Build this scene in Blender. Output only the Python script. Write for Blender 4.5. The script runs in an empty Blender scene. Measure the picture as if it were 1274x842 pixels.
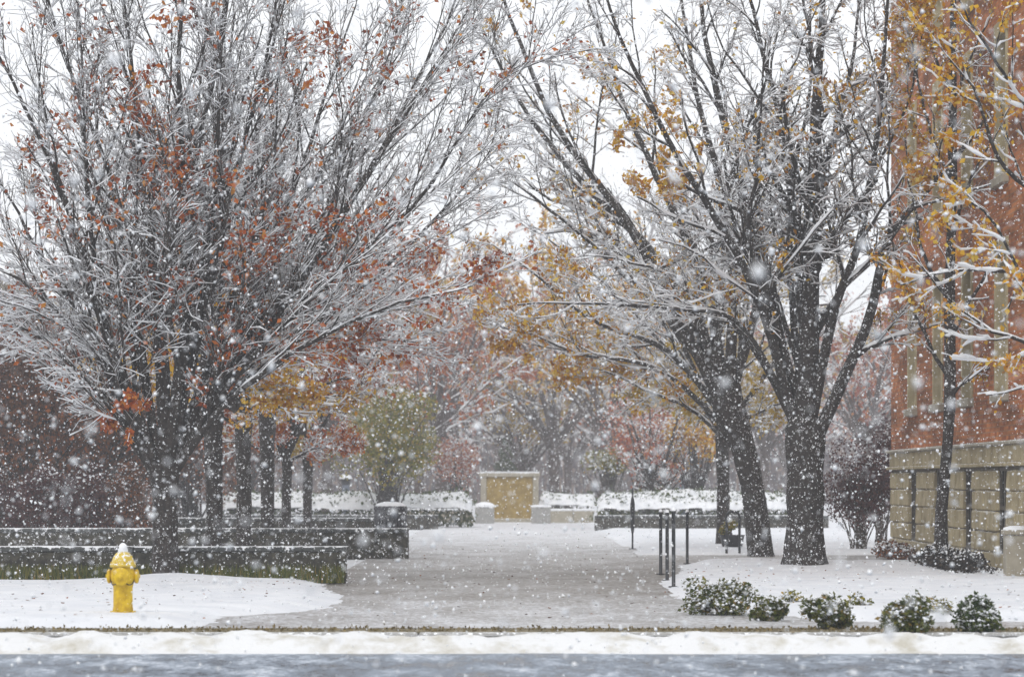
import bpy, math, random
import numpy as np
R = math.radians
S = bpy.context.scene
COL = S.collection
F = 3900.0; CX = 637.0; HY = 600.0; H = 1.45          # photo focal length in px, vanishing point, eye height

# ------------------------------------------------------------------ camera, sky, sun, exposure
cam = bpy.data.cameras.new('camera'); cam_o = bpy.data.objects.new('camera', cam); COL.objects.link(cam_o)
cam.sensor_width = 36; cam.lens = 36 * F / 1274
cam.shift_x = 0.0; cam.shift_y = (HY - 421) / 1274
cam.clip_start = .1; cam.clip_end = 2000
cam_o.location = (0, 0, H); cam_o.rotation_euler = (R(90), 0, 0)
cam.dof.use_dof = True; cam.dof.focus_distance = 44; cam.dof.aperture_fstop = 2.8
S.camera = cam_o
W = bpy.data.worlds.new('World'); S.world = W; W.use_nodes = True
wn = W.node_tree.nodes; wl = W.node_tree.links; wn.clear()
sky = wn.new('ShaderNodeTexSky'); sky.sky_type = 'NISHITA'; sky.sun_disc = False
SUN_EL, SUN_AZ = 48, 200
sky.sun_elevation = R(SUN_EL); sky.sun_rotation = R(SUN_AZ); sky.dust_density = 4; sky.air_density = 1.0
hs = wn.new('ShaderNodeHueSaturation'); hs.inputs['Saturation'].default_value = .12
mixw = wn.new('ShaderNodeMix'); mixw.data_type = 'RGBA'; mixw.inputs[0].default_value = .72
mixw.inputs[7].default_value = (8.6, 8.8, 9.1, 1)
bg = wn.new('ShaderNodeBackground'); bg.inputs[1].default_value = .128
wo = wn.new('ShaderNodeOutputWorld')
wl.new(sky.outputs[0], hs.inputs['Color']); wl.new(hs.outputs[0], mixw.inputs[6])
wl.new(mixw.outputs[2], bg.inputs[0]); wl.new(bg.outputs[0], wo.inputs[0])
sun = bpy.data.lights.new('sun', 'SUN'); sun.energy = .5; sun.angle = R(25); sun.color = (1, .97, .93)
sun_o = bpy.data.objects.new('sun', sun); COL.objects.link(sun_o)
sun_o.rotation_euler = (R(90 - SUN_EL), 0, R(180 - SUN_AZ)); sun_o.location = (0, -20, 40)
S.view_settings.view_transform = 'Standard'; S.view_settings.look = 'None'
S.view_settings.exposure = .22; S.view_settings.gamma = 1
S.cycles.use_denoising = True; S.cycles.max_bounces = 6; S.cycles.volume_bounces = 1
S.cycles.transparent_max_bounces = 6
HAZE = .0014

# ------------------------------------------------------------------ materials
def ramp(nt, stops, interp='LINEAR'):
    r = nt.nodes.new('ShaderNodeValToRGB'); r.color_ramp.interpolation = interp
    e = r.color_ramp.elements
    while len(e) < len(stops): e.new(.5)
    for k, (p, c) in enumerate(stops):
        e[k].position = p
        e[k].color = (c[0], c[1], c[2], 1) if hasattr(c, '__len__') else (c, c, c, 1)
    return r
def base(name, rough=.8, spec=.3):
    m = bpy.data.materials.new(name); m.use_nodes = True
    nt = m.node_tree; b = nt.nodes['Principled BSDF']
    b.inputs['Roughness'].default_value = rough; b.inputs['Specular IOR Level'].default_value = spec
    return m, nt, b
def coords(nt, kind='Object', scale=(1, 1, 1)):
    t = nt.nodes.new('ShaderNodeTexCoord'); mp = nt.nodes.new('ShaderNodeMapping')
    mp.inputs['Scale'].default_value = scale
    if kind == 'World':
        g = nt.nodes.new('ShaderNodeNewGeometry'); nt.links.new(g.outputs['Position'], mp.inputs[0])
    else: nt.links.new(t.outputs[kind], mp.inputs[0])
    return mp.outputs[0]
def noise(nt, vec, scale, detail=4, rough=.6):
    n = nt.nodes.new('ShaderNodeTexNoise'); n.inputs['Scale'].default_value = scale
    n.inputs['Detail'].default_value = detail; n.inputs['Roughness'].default_value = rough
    nt.links.new(vec, n.inputs['Vector']); return n.outputs[0]
def mixc(nt, fac, a, b):
    m = nt.nodes.new('ShaderNodeMix'); m.data_type = 'RGBA'
    for i, v in ((0, fac), (6, a), (7, b)):
        if isinstance(v, bpy.types.NodeSocket): nt.links.new(v, m.inputs[i])
        elif i == 0: m.inputs[0].default_value = v
        else: m.inputs[i].default_value = (*v, 1)
    return m.outputs[2]
def bump(nt, b, h, strength=.4, dist=.02):
    n = nt.nodes.new('ShaderNodeBump'); n.inputs['Strength'].default_value = strength
    n.inputs['Distance'].default_value = dist
    nt.links.new(h, n.inputs['Height']); nt.links.new(n.outputs[0], b.inputs['Normal'])
def math_n(nt, op, a, b=0.0, clamp=False):
    m = nt.nodes.new('ShaderNodeMath'); m.operation = op; m.use_clamp = clamp
    for i, v in ((0, a), (1, b)):
        if isinstance(v, bpy.types.NodeSocket): nt.links.new(v, m.inputs[i])
        else: m.inputs[i].default_value = v
    return m.outputs[0]
def noisy(name, c1, c2, scale, rough=.8, spec=.3, bs=.4, bd=.02, kind='World', lo=.35, hi=.65, detail=5):
    m, nt, b = base(name, rough, spec); v = coords(nt, kind)
    n = noise(nt, v, scale, detail); r = ramp(nt, [(lo, c1), (hi, c2)])
    nt.links.new(n, r.inputs[0]); nt.links.new(r.outputs[0], b.inputs['Base Color'])
    if bs: bump(nt, b, n, bs, bd)
    return m
SNOW = (.86, .87, .89)
def with_snow(name, c1, c2, scale, amount, sscale=18, rough=.8, top=.0, bs=.5, bd=.02, spec=.3):
    """rough stone or bark with snow stuck to it in flecks, more of it on faces that look up"""
    m, nt, b = base(name, rough, spec); v = coords(nt, 'World')
    n = noise(nt, v, scale, 6); r = ramp(nt, [(.3, c1), (.7, c2)]); nt.links.new(n, r.inputs[0])
    s = noise(nt, v, sscale, 3, .7)
    g = nt.nodes.new('ShaderNodeNewGeometry'); sx = nt.nodes.new('ShaderNodeSeparateXYZ')
    nt.links.new(g.outputs['Normal'], sx.inputs[0])
    up = math_n(nt, 'MULTIPLY', sx.outputs[2], top)
    f = math_n(nt, 'ADD', s, up)
    rr = ramp(nt, [(1 - amount - .03, 0), (1 - amount + .03, 1)]); nt.links.new(f, rr.inputs[0])
    nt.links.new(mixc(nt, rr.outputs[0], r.outputs[0], SNOW), b.inputs['Base Color'])
    bump(nt, b, n, bs, bd)
    return m
M = {}
M['snow'] = noisy('snow', (.66, .675, .71), (.76, .765, .785), 1.6, .75, .25, .7, .05)
M['snow_clump'] = noisy('snow_clump', (.76, .77, .80), (.86, .865, .875), 9, .8, .2, .3, .01)
M['snow_dirty'] = noisy('snow_dirty', (.50, .47, .40), (.74, .74, .74), 2.6, .7, .25, .8, .05, lo=.30, hi=.50)
m, nt, b = base('flake', .9, .1); b.inputs['Base Color'].default_value = (.92, .93, .95, 1); M['flake'] = m
M['bark'] = with_snow('bark', (.013, .011, .010), (.06, .049, .042), 22, .36, 26, .9, .10, .8, .03)
M['bark_twig'] = with_snow('bark_twig', (.03, .024, .02), (.11, .085, .068), 14, .40, 20, .9, .12, .3, .01)
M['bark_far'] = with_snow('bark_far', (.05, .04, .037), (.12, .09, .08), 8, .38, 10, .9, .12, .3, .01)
M['granite'] = with_snow('granite', (.012, .013, .011), (.085, .076, .056), 9, .37, 17, .8, .14, .6, .02)
M['coping'] = with_snow('coping', (.03, .033, .033), (.10, .105, .10), 12, .40, 9, .7, .16, .3, .01)
M['lime'] = with_snow('limestone', (.27, .215, .12), (.50, .42, .26), 3.2, .29, 24, .85, .25, .4, .02)
M['mortar'] = noisy('mortar', (.12, .105, .08), (.18, .16, .125), 12, .95)
M['pale_stone'] = with_snow('pale_stone', (.28, .25, .19), (.40, .36, .29), 6, .26, 16, .8, .3, .3, .01)
M['concrete'] = with_snow('concrete', (.26, .255, .245), (.4, .39, .37), 9, .34, 14, .85, .15, .3, .01)
M['gold_panel'] = noisy('ochre_panel', (.22, .145, .035), (.36, .25, .075), 5, .7, .3, .3, .01)
M['asphalt_dark'] = noisy('dark_metal', (.012, .013, .015), (.03, .032, .036), 30, .45, .5, .2, .004)
M['black_metal'] = M['asphalt_dark']
M['bin_metal'] = with_snow('bin_metal', (.045, .046, .052), (.10, .10, .11), 20, .32, 30, .5, .1, .2, .005)
M['yellow'] = with_snow('yellow_paint', (.42, .24, .012), (.80, .56, .018), 11, .30, 40, .5, .06, .3, .006)
M['yellow_pale'] = with_snow('pale_yellow_paint', (.52, .36, .04), (.72, .54, .09), 13, .38, 30, .5, .12, .3, .006)
M['frame'] = noisy('window_frame', (.06, .052, .04), (.12, .10, .075), 12, .5)
m, nt, b = base('glass', .08, .6); b.inputs['Base Color'].default_value = (.015, .018, .022, 1); M['glass'] = m
M['grass'] = noisy('dry_grass', (.10, .085, .02), (.26, .20, .06), 9, .9, .1, 0)
M['far_wall'] = noisy('far_wall', (.12, .14, .18), (.17, .19, .23), .8, .9)
M['earth'] = noisy('earth', (.10, .085, .045), (.24, .20, .13), 5, .95, lo=.42, hi=.58)
def brick_mat(name, c1, c2, mort, amount):
    m, nt, b = base(name, .9, .2); g = nt.nodes.new('ShaderNodeNewGeometry')
    sx = nt.nodes.new('ShaderNodeSeparateXYZ'); cx = nt.nodes.new('ShaderNodeCombineXYZ')
    nt.links.new(g.outputs['Position'], sx.inputs[0])
    nt.links.new(math_n(nt, 'ADD', sx.outputs[0], sx.outputs[1]), cx.inputs[0]); nt.links.new(sx.outputs[2], cx.inputs[1])
    t = nt.nodes.new('ShaderNodeTexBrick'); nt.links.new(cx.outputs[0], t.inputs['Vector'])
    t.inputs['Color1'].default_value = (*c1, 1); t.inputs['Color2'].default_value = (*c2, 1)
    t.inputs['Mortar'].default_value = (*mort, 1); t.inputs['Scale'].default_value = 1
    t.inputs['Mortar Size'].default_value = .006; t.inputs['Brick Width'].default_value = .21; t.inputs['Row Height'].default_value = .075
    v = coords(nt, 'World', (1, .16, 1)); n = noise(nt, v, 2.2, 7, .7); r = ramp(nt, [(.38, .45), (.62, 1.4)]); nt.links.new(n, r.inputs[0])
    mm = nt.nodes.new('ShaderNodeMix'); mm.data_type = 'RGBA'; mm.blend_type = 'MULTIPLY'; mm.inputs[0].default_value = 1
    nt.links.new(t.outputs[0], mm.inputs[6]); nt.links.new(r.outputs[0], mm.inputs[7])
    s = noise(nt, v, 16, 3, .7); rr = ramp(nt, [(1 - amount - .03, 0), (1 - amount + .03, 1)]); nt.links.new(s, rr.inputs[0])
    nt.links.new(mixc(nt, rr.outputs[0], mm.outputs[2], SNOW), b.inputs['Base Color'])
    bump(nt, b, t.outputs['Fac'], -.3, .01)
    return m
M['brick'] = brick_mat('red_brick', (.25, .068, .024), (.45, .165, .052), (.24, .16, .10), .29)
M['brick_brown'] = brick_mat('brown_brick', (.14, .072, .05), (.2, .11, .075), (.17, .13, .1), .28)
def leaf_mat(name, stops, rough=.6):
    m, nt, b = base(name, rough, .2); g = nt.nodes.new('ShaderNodeNewGeometry')
    r = ramp(nt, stops); nt.links.new(g.outputs['Random Per Island'], r.inputs[0])
    nt.links.new(r.outputs[0], b.inputs['Base Color'])
    tr = nt.nodes.new('ShaderNodeBsdfTranslucent'); nt.links.new(r.outputs[0], tr.inputs[0])
    ms = nt.nodes.new('ShaderNodeMixShader'); ms.inputs[0].default_value = .35
    out = nt.nodes['Material Output']
    nt.links.new(b.outputs[0], ms.inputs[1]); nt.links.new(tr.outputs[0], ms.inputs[2]); nt.links.new(ms.outputs[0], out.inputs[0])
    return m
M['leaf_rust'] = leaf_mat('leaf_rust', [(0, (.16, .035, .012)), (.35, (.40, .085, .02)), (.75, (.55, .16, .03)), (1, (.58, .26, .05))])
M['leaf_gold'] = leaf_mat('leaf_gold', [(0, (.30, .10, .012)), (.35, (.60, .28, .018)), (.75, (.74, .46, .035)), (1, (.72, .54, .12))])
M['leaf_yellow'] = leaf_mat('leaf_yellow', [(0, (.24, .15, .02)), (.5, (.48, .32, .035)), (1, (.55, .40, .09))])
M['leaf_olive'] = leaf_mat('leaf_olive', [(0, (.07, .085, .015)), (.45, (.18, .18, .022)), (.8, (.36, .29, .03)), (1, (.42, .25, .05))])
M['leaf_green'] = leaf_mat('leaf_green', [(0, (.02, .04, .012)), (.6, (.06, .09, .022)), (1, (.13, .14, .035))])
M['leaf_shrub'] = leaf_mat('leaf_shrub', [(0, (.03, .045, .012)), (.5, (.10, .12, .025)), (.85, (.20, .19, .04)), (1, (.26, .16, .04))])
M['leaf_wood'] = leaf_mat('leaf_wood', [(0, (.07, .06, .07)), (.5, (.16, .12, .12)), (.8, (.26, .17, .13)), (1, (.34, .24, .18))])
M['leaf_dark'] = leaf_mat('leaf_dark', [(0, (.015, .014, .012)), (.7, (.045, .036, .03)), (1, (.09, .065, .045))])
M['leaf_red'] = leaf_mat('leaf_red', [(0, (.24, .05, .035)), (.5, (.48, .14, .08)), (1, (.6, .30, .10))])
M['leaf_maroon'] = leaf_mat('leaf_maroon', [(0, (.03, .012, .014)), (.6, (.085, .03, .032)), (1, (.15, .06, .045))])
M['leaf_litter'] = leaf_mat('leaf_litter', [(0, (.10, .075, .03)), (.6, (.22, .17, .07)), (1, (.34, .26, .12))])
M['leaf_brown'] = leaf_mat('leaf_brown', [(0, (.04, .018, .012)), (.5, (.12, .052, .028)), (.85, (.24, .10, .04)), (1, (.42, .12, .025))])

def paving_mat():
    m, nt, b = base('paving_with_slush', .45, .4)
    v = coords(nt, 'World'); g = nt.nodes.new('ShaderNodeNewGeometry'); sx = nt.nodes.new('ShaderNodeSeparateXYZ')
    nt.links.new(g.outputs['Position'], sx.inputs[0])
    n1 = noise(nt, v, 7, 5); r1 = ramp(nt, [(.3, (.07, .058, .045)), (.5, (.14, .115, .088)), (.72, (.21, .18, .145))]); nt.links.new(n1, r1.inputs[0])
    # how much snow still lies along the walk: slushy at the street, trodden in the middle, untouched at the end
    y01 = math_n(nt, 'DIVIDE', sx.outputs[1], 120.0)
    cov = ramp(nt, [(.24, .49), (.30, .48), (.335, .41), (.40, .37), (.46, .43), (.60, .51), (.76, .58), (.80, .97), (1, .97)])
    nt.links.new(y01, cov.inputs[0])
    v2 = coords(nt, 'World', (1, .45, 1)); n2 = noise(nt, v2, 1.1, 8, .75); n3 = noise(nt, coords(nt, 'World', (1, .35, 1)), 13, 4, .8)
    nn = math_n(nt, 'ADD', math_n(nt, 'MULTIPLY', n2, .45), math_n(nt, 'MULTIPLY', n3, .55))
    f = math_n(nt, 'ADD', nn, cov.outputs[0])
    rr = ramp(nt, [(.34, 0), (.46, .35), (.60, 1)])
    f2 = math_n(nt, 'SUBTRACT', f, .48)
    nt.links.new(math_n(nt, 'MULTIPLY', f2, 1.0), rr.inputs[0])
    nt.links.new(mixc(nt, rr.outputs[0], r1.outputs[0], (.66, .665, .69)), b.inputs['Base Color'])
    bump(nt, b, f, .5, .02)
    return m
M['paving'] = paving_mat()
def road_mat():
    m, nt, b = base('wet_asphalt_with_slush', .3, .5)
    v = coords(nt, 'World', (1.0, .42, 1)); n = noise(nt, v, 2.2, 8, .75)
    v2 = coords(nt, 'World'); n2 = noise(nt, v2, 14, 4, .7)
    nn = math_n(nt, 'ADD', math_n(nt, 'MULTIPLY', n, .55), math_n(nt, 'MULTIPLY', n2, .45))
    c = ramp(nt, [(.40, (.04, .05, .065)), (.48, (.10, .125, .165)), (.54, (.30, .345, .41)), (.62, (.68, .71, .76))]); nt.links.new(nn, c.inputs[0])
    ro = ramp(nt, [(.42, .22), (.56, .8)]); nt.links.new(nn, ro.inputs[0])
    nt.links.new(c.outputs[0], b.inputs['Base Color']); nt.links.new(ro.outputs[0], b.inputs['Roughness'])
    bump(nt, b, nn, .5, .02)
    return m
M['road'] = road_mat()

# ------------------------------------------------------------------ mesh helpers
def link(name, me, mat, parent=None, smooth=False):
    o = bpy.data.objects.new(name, me); COL.objects.link(o)
    if mat is not None and not me.materials: me.materials.append(M[mat])
    if parent is not None: o.parent = parent
    if smooth: me.polygons.foreach_set('use_smooth', [True] * len(me.polygons))
    return o
def np_mesh(name, V, Q):
    """V (n,3), Q (m,k) with k 3 or 4"""
    V = np.ascontiguousarray(V, dtype=np.float32); Q = np.ascontiguousarray(Q, dtype=np.int32)
    me = bpy.data.meshes.new(name); m, k = Q.shape
    me.vertices.add(len(V)); me.vertices.foreach_set('co', V.ravel())
    me.loops.add(m * k); me.loops.foreach_set('vertex_index', Q.ravel())
    me.polygons.add(m); me.polygons.foreach_set('loop_start', np.arange(0, m * k, k, dtype=np.int32))
    me.polygons.foreach_set('loop_total', np.full(m, k, dtype=np.int32))
    me.update(calc_edges=True); return me
def thing(name, label, cat, loc=(0, 0, 0), rz=0, group=None):
    o = bpy.data.objects.new(name, None); COL.objects.link(o); o.location = loc; o.rotation_euler = (0, 0, rz)
    tag(o, label, cat, group); o.empty_display_size = .2
    return o
def tag(o, label, cat, group=None):
    o['label'] = label; o['category'] = cat
    if group: o['group'] = group
    return o
def structure(o): o['kind'] = 'structure'; return o
def box_me(name, x0, x1, y0, y1, z0, z1, bev=0.0, seed=None, jit=0.0):
    import bmesh
    bm = bmesh.new(); bmesh.ops.create_cube(bm, size=1)
    for v in bm.verts: v.co = ((x0 + x1) / 2 + v.co.x * (x1 - x0), (y0 + y1) / 2 + v.co.y * (y1 - y0), (z0 + z1) / 2 + v.co.z * (z1 - z0))
    if bev: bmesh.ops.bevel(bm, geom=list(bm.edges), offset=bev, segments=1, affect='EDGES')
    if jit:
        rr = random.Random(seed)
        for v in bm.verts: v.co += type(v.co)((rr.uniform(-jit, jit), rr.uniform(-jit, jit), rr.uniform(-jit, jit)))
    me = bpy.data.meshes.new(name); bm.to_mesh(me); bm.free(); return me
def box(name, x0, x1, y0, y1, z0, z1, mat, parent=None, bev=0.0):
    return link(name, box_me(name, x0, x1, y0, y1, z0, z1, bev), mat, parent)
def lathe_me(name, prof, n=24, wob=0):
    P = np.array(prof, float); k = len(P); a = np.linspace(0, 2 * np.pi, n, endpoint=False)
    V = np.zeros((k, n, 3)); V[..., 0] = P[:, :1] * np.cos(a); V[..., 1] = P[:, :1] * np.sin(a); V[..., 2] = P[:, 1:2]
    i, j = np.meshgrid(np.arange(k - 1), np.arange(n), indexing='ij'); j2 = (j + 1) % n
    Q = np.stack([i * n + j, i * n + j2, (i + 1) * n + j2, (i + 1) * n + j], -1).reshape(-1, 4)
    return np_mesh(name, V.reshape(-1, 3), Q)
def vnoise(p, seed=0):
    """smooth pseudo noise from sines, p (...,2|3)"""
    rs = np.random.RandomState(seed); o = np.zeros(p.shape[:-1]); 
    for _ in range(7):
        k = rs.normal(size=p.shape[-1]); o += np.sin((p * k).sum(-1) + rs.uniform(0, 6.28)) 
    return o / 7
def tubes(P, Rd, sides):
    """P (N,n,3) centre lines, Rd (N,n) radii -> verts, quads"""
    N, n, _ = P.shape
    T = np.gradient(P, axis=1); T /= np.linalg.norm(T, axis=2, keepdims=True) + 1e-9
    D = P[:, -1] - P[:, 0]; ax = np.argmin(np.abs(D), axis=1); ref = np.eye(3)[ax][:, None, :]
    U = np.cross(T, np.broadcast_to(ref, T.shape)); U /= np.linalg.norm(U, axis=2, keepdims=True) + 1e-9
    Wv = np.cross(T, U); a = np.arange(sides) * 2 * np.pi / sides
    V = P[:, :, None, :] + Rd[:, :, None, None] * (U[:, :, None, :] * np.cos(a)[None, None, :, None] + Wv[:, :, None, :] * np.sin(a)[None, None, :, None])
    b = (np.arange(N) * n * sides)[:, None, None]; i = np.arange(n - 1)[None, :, None] * sides; j = np.arange(sides)[None, None, :]; j2 = (j + 1) % sides
    Q = np.stack(np.broadcast_arrays(b + i + j, b + i + j2, b + i + sides + j2, b + i + sides + j), -1).reshape(-1, 4)
    return V.reshape(-1, 3), Q
def merge(parts):
    Vs, Qs, o = [], [], 0
    for V, Q in parts: Vs.append(V); Qs.append(Q + o); o += len(V)
    return np.concatenate(Vs), np.concatenate(Qs)
def leaf_arrays(P, size, rs, droop=.5):
    n = len(P); d = rs.normal(size=(n, 3)); d[:, 2] -= droop; d /= np.linalg.norm(d, axis=1, keepdims=True)
    u = np.cross(d, rs.normal(size=(n, 3))); u /= np.linalg.norm(u, axis=1, keepdims=True) + 1e-9
    w = np.cross(d, u); s = (size * rs.uniform(.6, 1.35, n))[:, None]
    V = np.stack([P, P + d * s * .45 + u * s * .33 + w * s * .1, P + d * s, P + d * s * .45 - u * s * .33 + w * s * .1], 1).reshape(-1, 3)
    return V, np.arange(4 * n).reshape(n, 4)
BIP = np.array([(1, 0, 0), (-.5, .87, 0), (-.5, -.87, 0), (0, 0, 1), (0, 0, -1)], float)
BIF = np.array([(0, 1, 3), (1, 2, 3), (2, 0, 3), (1, 0, 4), (2, 1, 4), (0, 2, 4)])
OCT = np.array([(1, 0, 0), (-1, 0, 0), (0, 1, 0), (0, -1, 0), (0, 0, 1), (0, 0, -1)], float)
OCF = np.array([(0, 2, 4), (2, 1, 4), (1, 3, 4), (3, 0, 4), (2, 0, 5), (1, 2, 5), (3, 1, 5), (0, 3, 5)])
def octas(P, rad, rs, flat=1.0):
    n = len(P); s = rad[:, None, None] * rs.uniform(.65, 1.25, (n, 6, 1)); V = OCT[None] * s
    V[..., 2] *= flat
    a = rs.uniform(0, 6.28, n); c, si = np.cos(a)[:, None], np.sin(a)[:, None]
    X = V[..., 0] * c - V[..., 1] * si; Y = V[..., 0] * si + V[..., 1] * c
    V = np.stack([X, Y, V[..., 2]], -1) + P[:, None]
    return V.reshape(-1, 3), (OCF[None] + (np.arange(n) * 6)[:, None, None]).reshape(-1, 3)
def px(x, y, Y): return np.array([(x - CX) / F * Y, Y, H + (HY - y) / F * Y])
def gx(x, Y): return (x - CX) / F * Y

# ------------------------------------------------------------------ setting: ground, street, walk, snow
def sheet(name, x0, x1, y0, y1, z, mat):
    me = np_mesh(name, np.array([(x0, y0, z), (x1, y0, z), (x1, y1, z), (x0, y1, z)]), np.array([[0, 1, 2, 3]]))
    return structure(link(name, me, mat))
sheet('ground', -220, 220, 29.95, 520, -.012, 'snow')
sheet('road', -220, 220, -30, 30.05, -.14, 'road')
sheet('walkway', -2.75, 3.3, 35.6, 112, .004, 'paving')
sheet('sidewalk', -40, 40, 31.15, 35.6, .006, 'paving')
sheet('side_path', 3.3, 12, 55, 63, .002, 'paving')
kerb = structure(bpy.data.objects.new('kerb', None)); COL.objects.link(kerb)
kme = box_me('kerb_stone', -.895, .895, 30.0, 30.18, -.16, .012, .015)
for k in range(-9, 10): 
    o = link('kerb_stone', kme, 'concrete', kerb); o.location.x = k * 1.8
# brown strip of wet leaves behind the kerb
rs = np.random.RandomState(5)
sheet('verge_strip', -40, 40, 30.16, 31.22, .0035, 'earth')
n = 5000; P = np.stack([rs.uniform(-14, 14, n), 30.70 + rs.normal(0, .22, n), rs.uniform(.012, .018, n)], 1)
V, Q = leaf_arrays(P, .035, rs, .0); V[:, 2] = np.maximum(V[:, 2], -.005)
o = link('leaf_litter', np_mesh('leaf_litter', V, Q), 'leaf_litter'); o['kind'] = 'stuff'
tag(o, 'brown wet leaves and dead grass lying along the kerb', 'leaf litter')

def heightfield(name, xs, ys, fz, mat, smooth=True):
    X, Y = np.meshgrid(xs, ys, indexing='ij'); Z = fz(X, Y); nx, ny = X.shape
    i, j = np.meshgrid(np.arange(nx - 1), np.arange(ny - 1), indexing='ij'); a = i * ny + j
    Q = np.stack([a, a + ny, a + ny + 1, a + 1], -1).reshape(-1, 4)
    return link(name, np_mesh(name, np.stack([X, Y, Z], -1).reshape(-1, 3), Q), mat, None, smooth)
def sst(a, b, x): t = np.clip((x - a) / (b - a), 0, 1); return t * t * (3 - 2 * t)
def nz(X, Y, s, seed): return vnoise(np.stack([X * s, Y * s], -1), seed)
def verge(X, Y):                                             # left bank with the hydrant, rounded at the walk
    e = .10 * nz(X, Y, 3.5, 1) + .06 * nz(X, Y, 9, 2)
    xr = -2.15 - .55 * sst(38.5, 44.5, Y) - 1.0 * sst(37.0, 33.2, Y) ** 2
    d = np.minimum(xr - X, np.minimum(Y - 31.2, 46.0 - Y)) + e
    h = .075 * sst(-.05, .5, d) + .035 * nz(X, Y, 1.1, 3) * sst(0, .6, d) + (.022 * nz(X, Y, 4, 4) + .012 * nz(X, Y, 11, 5)) * sst(0, .3, d)
    mound = .09 * np.exp(-((X + 4.75) ** 2 / .8 + (Y - 43.9) ** 2 / .5))
    gut = -.05 * np.exp(-((Y - 33.7 + .15 * nz(X, X, 1, 8)) / .12) ** 2) * sst(-4.6, -3.2, X)
    return np.where(d > -.06, h + mound + gut + .012, -.03)
structure(heightfield('snow_verge', np.arange(-12, -1.6, .08), np.arange(30.9, 46.2, .1), verge, 'snow'))
def verge_r(X, Y):                                           # right bed with the shrubs
    e = .10 * nz(X, Y, 3.5, 11) + .06 * nz(X, Y, 9, 12)
    xl = 2.15 + .75 * sst(44, 53, Y) + 1.0 * sst(37.5, 33.4, Y) ** 2
    d = np.minimum(X - xl, np.minimum(Y - 32.6, 54.8 - Y)) + e
    h = .11 * sst(-.05, .6, d) + .03 * nz(X, Y, 1.0, 13) * sst(0, .6, d) + (.026 * nz(X, Y, 4.4, 14) + .013 * nz(X, Y, 11, 15)) * sst(0, .3, d)
    return np.where(d > -.06, h + .012, -.03)
structure(heightfield('snow_bed', np.arange(1.8, 13, .08), np.arange(32.2, 55.2, .11), verge_r, 'snow'))
def lawn_r(X, Y):
    d = np.minimum(np.minimum(X - 2.6, Y - 62.6), 112 - Y) + .12 * nz(X, Y, 2.5, 21)
    return np.where(d > -.06, .08 * sst(-.05, .6, d) + .03 * nz(X, Y, .8, 22) * sst(0, .6, d) + .01, -.03)
structure(heightfield('snow_lawn', np.arange(2.3, 16, .25), np.arange(62, 114, .25), lawn_r, 'snow'))
def plough(X, Y):                                            # bank thrown up by the plough in the gutter
    c = .10 * nz(X, X * .3, 1.3, 31) + .05 * nz(X, X, 5, 32)
    d = np.minimum(30.02 + c * .8 - Y, Y - (29.14 + .10 * nz(X, X * .5, 2.1, 33) + .05 * nz(X, Y, 8, 34)))
    h = -.14 + .135 * sst(-.02, .35, d) + (.05 * nz(X, Y, 4, 35) + .04 * nz(X, Y, 11, 36) + .03 * nz(X, Y, 23, 37)) * sst(0, .3, d) + .03 * sst(29.4, 29.9, Y) * sst(0, .2, d)
    return np.where(d > -.03, h, -.17)
structure(heightfield('snow_bank', np.arange(-9, 9, .045), np.arange(28.6, 30.4, .045), plough, 'snow_dirty'))

rs = np.random.RandomState(41); n = 900
X = np.concatenate([rs.uniform(-9, -2.3, n // 3), rs.uniform(2.4, 9, n // 3), rs.uniform(-2.4, 2.6, n // 3)]); Y = np.concatenate([rs.uniform(31.2, 44.4, n // 3), rs.uniform(33, 53, n // 3), rs.uniform(33, 70, n // 3)])
Z = np.concatenate([verge(X[:n // 3], Y[:n // 3]), verge_r(X[n // 3:2 * n // 3], Y[n // 3:2 * n // 3]), np.full(n // 3, .008)])
V, Q = leaf_arrays(np.stack([X, Y, np.maximum(Z, .008) + .006], 1), .055, rs, 0); cz = np.repeat(np.maximum(Z, .008), 4); V[:, 2] = cz + .004 + np.abs(V[:, 2] - cz) * .3
o = link('fallen_leaves', np_mesh('fallen_leaves', V, Q), 'leaf_brown'); o['kind'] = 'stuff'; tag(o, 'scattered brown leaves lying on the snow and the walk', 'leaves')
# ------------------------------------------------------------------ buildings
def facade(root, X0, side, ys, w, storeys, zbase, brick, trim):
    """wall running along Y at X0 (side +1: solid on +X), openings centred at ys"""
    pass
bld = thing('brick_building', 'tall red brick building with rusticated stone basement behind the right-hand trees', 'building', (7.6, 53, 0))
def bb(name, x0, x1, y0, y1, z0, z1, mat, parent=None, bev=0):
    o = box(name, x0 - 7.6, x1 - 7.6, y0 - 53, y1 - 53, z0, z1, mat, parent or bld, bev); return o
YS = [45.1, 48.75, 52.4, 56.0, 59.6]; Y0, Y1 = 43.0, 63.0; WW = 1.0
BZ = 2.07; TOP = 12.5
core = bb('wall_core', 8.0, 16, Y0, Y1, 0, TOP, 'mortar')
basew = bb('stone_basement', 7.63, 8.0, Y0 + .02, Y0 + .05, .0, 1.6, 'mortar')
edges = [Y0 + .02] + sum([[y - WW / 2, y + WW / 2] for y in YS], []) + [Y1 - .02]
piers = [(edges[2 * k], edges[2 * k + 1]) for k in range(len(edges) // 2)]
rr = random.Random(3)
blk = [box_me('stone_block', 0, .36, 0, 1, 0, .31, .02, s, .008) for s in range(5)]
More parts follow.
